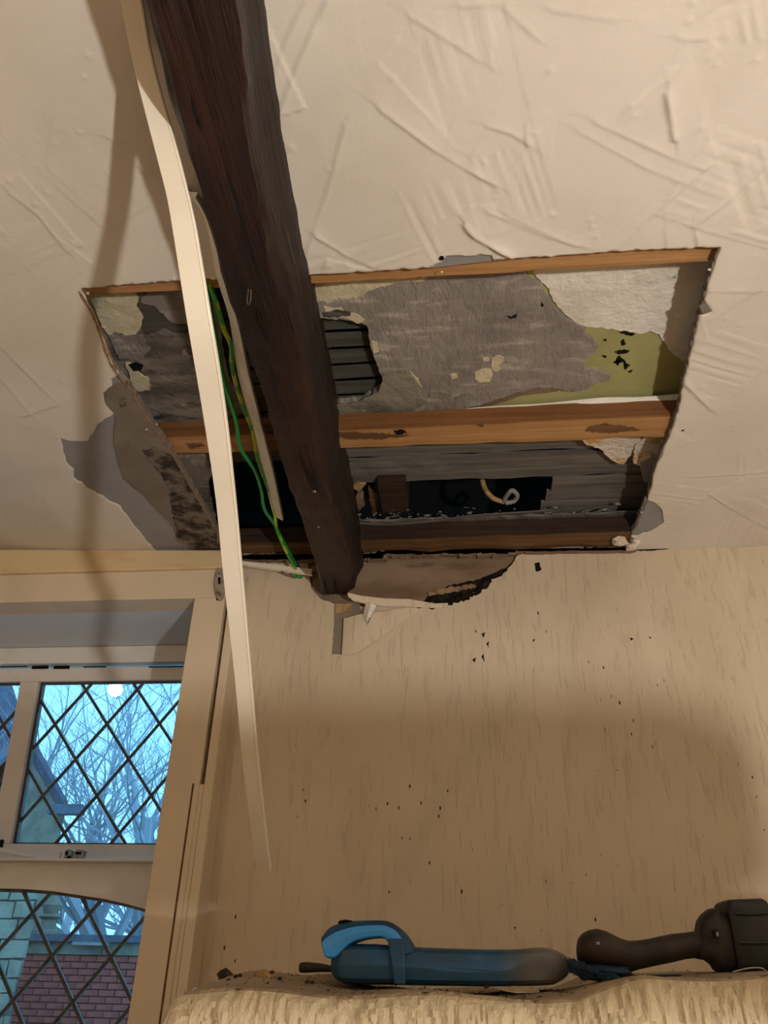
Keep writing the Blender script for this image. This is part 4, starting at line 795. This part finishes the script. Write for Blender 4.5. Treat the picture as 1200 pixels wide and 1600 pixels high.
# sheet: profile across y (front drape, top, back drape); left end drape via x bend
U = np.concatenate([np.linspace(-.62, 0, 90), np.linspace(0.004, 1.26, 460)])          # along x, 0 = left edge of the table
Vv = np.concatenate([np.linspace(-.85, -.0, 150), np.linspace(.004, .53, 60)])      # along y, 0 = front edge
V_ = []; xl0 = -.305; yf0 = .985
for v in Vv:
    for u in U:
        xq, yq = xl0 + max(u, 0), yf0 + max(v, 0); zt_ = ztop(xq, yq)
        dz = 0; R_ = .02
        du, dv_ = max(-u, 0), max(-v, 0)
        d = math.hypot(du, dv_)
        fold = .010 * math.sin(xq * 38 + 2 * math.sin(xq * 11)) + .005 * math.sin(xq * 90 + v * 6)
        if d > 0:
            t_ = min(d / R_, math.pi / 2); out = R_ * math.sin(t_); drop_ = R_ * (1 - math.cos(t_)) + max(0, d - R_ * math.pi / 2)
            f = min(1, drop_ / .25); sp_ = .07 * min(1, drop_ / .5)
            dirx, diry = -du / d, -dv_ / d
            wv = .03 * mn.noise(Vector((xq * 14, v * 20, 3))); crink = -.011 * abs(mn.noise(Vector(((xq + wv) * 95 + v * 30, v * 26, u * 9)))) - .008 * abs(mn.noise(Vector(((xq - wv) * 120 - v * 60, v * 44, 7 + u * 9)))) + .0012 * mn.noise(Vector((xq * 190, v * 120, u * 90)))
            xq += dirx * (out + sp_ + fold * f) ; yq += diry * (out + sp_ + fold * f * 1.2 + (crink if dv_ > 0 else 0)); xq += crink if du > 0 else 0
            z_ = zt_ - drop_
        else: z_ = zt_ + .0015 * mn.noise(Vector((xq * 40, yq * 40, 0)))
        V_.append((xq, yq, z_))
nu = len(U); Fc = [(j_ * nu + i, j_ * nu + i + 1, (j_ + 1) * nu + i + 1, (j_ + 1) * nu + i) for j_ in range(len(Vv) - 1) for i in range(nu - 1)]
mi = [1 if (Vv[j_] > -.012 and U[i] > -.01) else 0 for j_ in range(len(Vv) - 1) for i in range(nu - 1)]
sh = obj('dust_sheet', V_, Fc, None, mats=[X['sheet'], X['sheettop']], mi=mi, smooth=True); tag(sh, 'crinkled beige dust sheet draped over the table below the wall', 'dust sheet')
sd = sh.modifiers.new('s', 'SOLIDIFY'); sd.thickness = .0008

# ---- blue dustpan
def panmat():
    m = X['blue'].copy(); m.name = 'blue_plastic_with_dusty_end'; t = m.node_tree; N = t.nodes; L = t.links; b_ = N['Principled BSDF']
    src = b_.inputs['Base Color'].links[0].from_socket; tc_ = N.new('ShaderNodeTexCoord'); sx = N.new('ShaderNodeSeparateXYZ'); L.new(tc_.outputs['Object'], sx.inputs[0])
    n = N.new('ShaderNodeTexNoise'); n.inputs['Scale'].default_value = 30; n.inputs['Detail'].default_value = 6; L.new(tc_.outputs['Object'], n.inputs['Vector'])
    ma = N.new('ShaderNodeMath'); ma.operation = 'MULTIPLY_ADD'; L.new(n.outputs['Fac'], ma.inputs[0]); ma.inputs[1].default_value = .07; L.new(sx.outputs[0], ma.inputs[2])
    mr_ = N.new('ShaderNodeMapRange'); mr_.inputs['From Min'].default_value = .095; mr_.inputs['From Max'].default_value = .165; mr_.inputs['To Max'].default_value = .92; L.new(ma.outputs[0], mr_.inputs['Value'])
    mx = N.new('ShaderNodeMix'); mx.data_type = 'RGBA'; L.new(mr_.outputs[0], mx.inputs['Factor']); L.new(src, mx.inputs[6]); mx.inputs[7].default_value = (*lin((112, 106, 98)), 1); L.new(mx.outputs[2], b_.inputs['Base Color']); return m
X['pan'] = panmat()
YD = 1.14; dp = empty('dustpan', PY(700, 1540, YD)); tag(dp, 'dusty blue plastic dustpan with an arched handle lying on the sheet', 'dustpan')
def Q(px, py, y=YD): return PY(px, py, y)
def c4(a, c): return (480 + a / 2.727, 1380 + c / 2.727)
stn_ = [(93, 318, 325), (100, 290, 370), (110, 275, 395), (130, 262, 415), (160, 258, 430), (220, 256, 434), (300, 258, 434), (400, 266, 436), (500, 272, 438), (620, 276, 440), (750, 280, 442), (860, 280, 441), (900, 279, 440), (950, 274, 439), (1000, 271, 437), (1040, 275, 434), (1080, 290, 415), (1105, 305, 398), (1122, 325, 380), (1130, 345, 360)]
rings = []
for a, t_, bo in stn_:
    P1, P2_ = Q(*c4(a, t_)), Q(*c4(a, bo)); cz = (P1[2] + P2_[2]) / 2; hz = (P1[2] - P2_[2]) / 2; dep = .085 * min(1, (hz / .028) ** .5); ring = []
    for k_ in range(20):
        an = 2 * math.pi * k_ / 20; ca, sa = math.cos(an), math.sin(an); se = lambda v: math.copysign(abs(v) ** .32, v)
        ring.append((P1[0], YD + .06 + se(ca) * dep, cz + se(sa) * hz))
    rings.append(ring)
b = MB(); b.loft(rings); nn_ = 20; mi = []
for i in range(len(rings) - 1):
    for k_ in range(nn_): mi.append(0)
mi += [0, 1]
b.build('pan', X['pan'], dp, smooth=True)
# handle sweep: outer & inner outlines
outer = [(62, 232), (95, 190), (150, 168), (220, 160), (300, 158), (345, 162), (385, 182), (415, 208), (440, 240), (470, 290)]
inner = [(84, 318), (125, 322), (155, 295), (190, 262), (235, 243), (290, 234), (330, 236), (350, 262), (362, 300), (370, 330)]
rings = []
for (oa, ob), (ia, ib) in zip(outer, inner):
    o3, i3 = Q(*c4(oa, ob)), Q(*c4(ia, ib)); dd = i3 - o3
    f, bk = np.array([0, -.018, 0]), np.array([0, .020, 0])
    rings.append([o3 + f + dd * .28, o3 + f * .6 + dd * .06, o3, o3 + bk, i3 + bk, i3 + dd * 0 + f * .2, i3 + f - dd * .04, o3 + f * 1.05 + dd * .6])
rings = [[np.array(p) for p in r_] for r_ in rings]
sm = [spline([r_[k_] for r_ in rings], 4) for k_ in range(8)]; rings = [[sm[k_][i] for k_ in range(8)] for i in range(len(sm[0]))]
b = MB(); b.loft(rings); mi = []
for i in range(len(rings) - 1):
    for k_ in range(8): mi.append(1 if (k_ in (5, 6, 7) and i < 30) else 0)
mi += [0, 0]
b.build('handle', None, dp, mats=[X['blue'], X['bluebright']], mi=mi, smooth=False, bevel=.002)
a = Q(*c4(165, 170)); b = MB(); b.add(*rock(a + [0, -.004, .001], .011, .006, .003, 5, 12)); b.build('hanging_hole', X['black'], dp)
b = MB(); p, q_ = Q(*c4(342, 235), YD - .024), Q(*c4(372, 432), YD - .026); b.hexa([p + [0, 0, 0], p + [.022, 0, 0], q_ + [.014, 0, 0], q_, p + [0, .03, 0], p + [.022, .03, 0], q_ + [.014, .03, 0], q_ + [0, .03, 0]]); b.build('rib', X['blue'], dp, bevel=.002)
# ---- brush
hb = empty('hand_brush', PY(930, 1530, 1.10)); tag(hb, 'dark blue bristled hand brush pushed into the end of the dustpan', 'brush')
b = MB(); r = random.Random(3)
for i in range(900):
    s = r.random(); x0_ = 886 + 58 * s; yb_ = 1531 - 2 * s + r.uniform(-2, 0); top_ = 1494 + 22 * s + r.uniform(-3, 3)
    yy = 1.09 + r.uniform(0, .05); p = PY(x0_ + r.uniform(-3, 3) + 25, yb_, yy); q_ = PY(x0_ + r.uniform(-6, 6), top_ + r.uniform(0, 22), yy + r.uniform(-.01, .01)); m_ = (p + q_) / 2 + np.array([0, 0, .004 * r.random()])
    b.tube([p, m_, q_], [.0007, .0006, .0004], 3, False)
b.build('bristles', X['bristle'], hb, kind='stuff')
b = MB(); rings = []
for i in range(12):
    s = i / 11; px = 912 + 76 * s; t_ = np.interp(s, [0, .3, .8, .93, 1], [1508, 1504, 1507, 1511, 1522]); bo = np.interp(s, [0, 1], [1532, 1530]); P1, P2_ = PY(px, t_, 1.10), PY(px, bo, 1.10); cz, hz = (P1[2] + P2_[2]) / 2, (P1[2] - P2_[2]) / 2
    rings.append([(P1[0], 1.12 + .03 * math.cos(a), cz + hz * math.sin(a) + .001 * math.sin(a * 7 + i)) for a in np.linspace(0, 2 * math.pi, 16, endpoint=False)])
b.loft(rings); b.build('tuft', X['bristle'], hb, smooth=True)
b = MB(); p, q_ = PY(975, 1529, 1.12), PY(1066, 1526, 1.16); b.hexa([p + [0, 0, -.003], q_ + [0, 0, -.003], q_ + [0, 0, .003], p + [0, 0, .004], p + [0, .025, -.003], q_ + [0, .025, -.003], q_ + [0, .025, .003], p + [0, .025, .004]]); b.build('brush_handle', X['blue'], hb, bevel=.002)
# ---- drill
YR = 1.12; dr = empty('cordless_drill', PY(1050, 1515, YR)); tag(dr, 'black cordless drill lying on its side at the right end of the sheet', 'drill')
def lof(st, name, m, dep, par, ex=.7, mats=None, y=YR, smooth=True, n=20, lean=0):
    rings = []
    for row in st:
        px, t_, bo = row[:3]; dd = row[3] if len(row) > 3 else dep; P1, P2_ = PY(px, t_, y), PY(px + (row[4] if len(row) > 4 else 0), bo, y); c = (P1 + P2_) / 2; hv = (P1 - P2_) / 2; ring = []
        for k_ in range(n):
            an = 2 * math.pi * k_ / n; ca, sa = math.cos(an), math.sin(an); se = lambda v: math.copysign(abs(v) ** ex, v)
            ring.append(c + hv * se(sa) + np.array([0, se(ca) * dd, 0]))
        rings.append(ring)
    b = MB(); b.loft(rings); return b.build(name, m, par, smooth=smooth)
lof([(902, 1474, 1494, .012), (904, 1466, 1500, .02), (910, 1458, 1506, .027), (920, 1453, 1508, .031), (932, 1451, 1509, .033), (944, 1454, 1511, .033), (954, 1459, 1512, .031), (966, 1465, 1514, .028), (978, 1469, 1517, .024), (986, 1470, 1519, .022), (998, 1469, 1515, .02), (1012, 1467, 1512, .019), (1030, 1463, 1508, .018), (1050, 1459, 1504, .018), (1070, 1457, 1499, .018), (1086, 1455, 1497, .019), (1096, 1452, 1498, .02)], 'body', X['rubber'], .02, dr, .85)
lof([(1089, 1452, 1498, .018, 0), (1092, 1436, 1499, .022, 2), (1098, 1427, 1501, .024, 6), (1107, 1420, 1508, .026, 6), (1114, 1419, 1516, .027, 4), (1117, 1425, 1519, .027, 6), (1127, 1428, 1519, .027, 16)], 'foot', X['rubber'], .03, dr, .55)
BT = lof([(1125, 1412, 1519, .032, 18), (1129, 1408, 1520, .035, 18), (1150, 1407, 1519, .036, 20), (1178, 1406, 1518, .036, 24), (1184, 1409, 1518, .035, 28), (1188, 1416, 1516, .032, 30)], 'battery', X['rubberk'], .035, dr, .22)
for t_, h_ in [(1428, 6), (1471, 8)]:
    lof([(1132 + (t_ - 1410) * .16, t_ - 1, t_ + h_, .037, 1), (1150 + (t_ - 1410) * .16, t_, t_ + h_ + 1, .0385, 1), (1176 + (t_ - 1410) * .22, t_ - 1, t_ + h_, .0385, 1), (1188 + (t_ - 1410) * .25, t_ + 1, t_ + h_, .035, 1)], 'battery_rib', X['rubberk'], .035, BT, .4)
b = MB(); b.prism([PY(1113, 1453, 1.084), PY(1121, 1452, 1.084), PY(1124, 1464, 1.084), PY(1116, 1465, 1.084)], (0, .006, 0)); b.build('socket', X['void'], dr)
b = MB(); b.prism([PY(1119, 1456, 1.083), PY(1122, 1456, 1.083), PY(1123, 1463, 1.083), PY(1120, 1463, 1.083)], (0, .004, 0)); b.build('release_tab', X['tape'], dr, label='pale release tab')
b = MB(); b.add(*rock(PY(934, 1474, YR - .032), .003, .002, .002, 2)); b.build('dust_fleck', X['lgrey'], dr)
b = MB(); b.tube(spline([PY(1145, 1519, 1.06), PY(1170, 1513, 1.06), (PY(1190, 1513, 1.06)), PY(1197, 1518, 1.06)], 6), .001, 6); o = b.build('wire_scrap', X['steel']); tag(o, 'thin shiny wire scrap lying in front of the drill battery', 'wire')
# ---- other bits on the sheet
t = empty('tool_handle', PY(490, 1515, 1.3)); tag(t, 'flat dark grey tool handle poking out behind the left end of the dustpan', 'tool')
lof([(468, 1508, 1518, .006), (470, 1504, 1520, .010), (480, 1503, 1520, .012), (500, 1505, 1519, .012), (515, 1508, 1519, .012), (540, 1510, 1519, .012)], 'handle', X['rubber'], .01, t, .6, y=1.3)
def lump(name, px, py, y, sx, sy, sz, m, seed, label, cat='rubble', g=None):
    p = PY(px, py, y); b = MB(); b.add(*rock(p, sx, sy, sz, seed, 8)); o = b.build(name, m); tag(o, label, cat, g)
lump('rubble_lump', 352, 1523, 1.2, .0105, .01, .0085, X['darkstone'], 4, 'dark brown lump of rubble near the left end of the sheet')
lump('rubble_lump', 413, 1526, 1.16, .018, .012, .0085, X['tanstone'], 9, 'tan lump of broken plaster between the dark lump and the dustpan')
for k_, (a, c, lb) in enumerate([(368, 1526, 'tiny dark crumb just right of the dark lump'), (375, 1524, 'tiny dark crumb midway between the dark and tan lumps'), (425, 1519, 'tiny dark crumb behind the tan lump'), (437, 1529, 'tiny dark crumb right of the tan lump'), (480, 1534, 'tiny dark crumb below the grey tool handle'), (488, 1535, 'tiny dark crumb at the left foot of the dustpan'), (760, 1542, 'small dark crumb in front of the middle of the dustpan'), (357, 1532, 'tiny dark crumb in front of the dark lump')]):
    lump('crumb', a, c, 1.1, .0032, .003, .0024, X['darkstone'], 20 + k_, lb)
b = MB(); b.prism([PY(776, 1545, 1.02), PY(806, 1542, 1.03), PY(843, 1548, 1.03), PY(842, 1551, 1.01), PY(808, 1552, 1.0), PY(790, 1549, 1.0)], (0, .004, .001)); o = b.build('paper_scrap', X['sheettop']); tag(o, 'torn paper scrap on the front edge of the sheet before the dustpan', 'scrap')
b = MB(); r = random.Random(12)
for i in range(420):
    xx = r.uniform(-.28, .12) if r.random() < .8 else r.uniform(-.28, .34); yy = r.uniform(.99, 1.3); s = r.uniform(.0006, .0022); p = np.array([xx, yy, ztop(xx, yy) + .0016])
    pts = [p + np.array([r.uniform(-s, s), r.uniform(-s, s), r.uniform(-s * .4, s)]) for _ in range(4)]; b.add(pts, [(0, 1, 2), (0, 2, 3), (0, 3, 1), (1, 3, 2)])
o = b.build('plaster_grit', X['darkstone'], kind='stuff'); tag(o, 'dark grit scattered over the top of the dust sheet', 'grit')

# ================================================================== out of frame: roll on two stands, added to cast the wall shadow
for k_, xx in enumerate((-.7, .63)):
    tr = empty('trestle', (xx, .19, 0)); tag(tr, ['wooden trestle carrying the left end of the carpet roll, out of the picture', 'wooden trestle carrying the right end of the carpet roll, out of the picture'][k_], 'trestle')
    b = MB(); b.box(xx - .03, xx + .03, .10, .28, 1.22, 1.296); b.build('top_bar', X['joist'], tr)
    for sx in (-1, 1):
        for yy in (.12, .26): b = MB(); b.hexa([(xx - .015, yy - .015, 1.22), (xx + .015, yy - .015, 1.22), (xx + .015, yy + .015, 1.22), (xx - .015, yy + .015, 1.22)] + [(xx + sx * .18 + a, yy + c, 0) for a, c in ((-.015, -.015), (.015, -.015), (.015, .015), (-.015, .015))]); b.build('leg', X['joist'], tr)
rl = empty('carpet_roll', (.05, .19, 1.296)); tag(rl, 'rolled carpet resting across two trestles, out of the picture', 'carpet')
b = MB(); xs_ = np.linspace(-.85, .712, 40)
b.tube([(x_, .19, 1.361) for x_ in xs_], [.065 * min(1, max(.15, (.03 + min(x_ + .85, .712 - x_)) / .075)) ** .5 for x_ in xs_], 20); b.build('roll', X['sheettop'], rl, smooth=True)
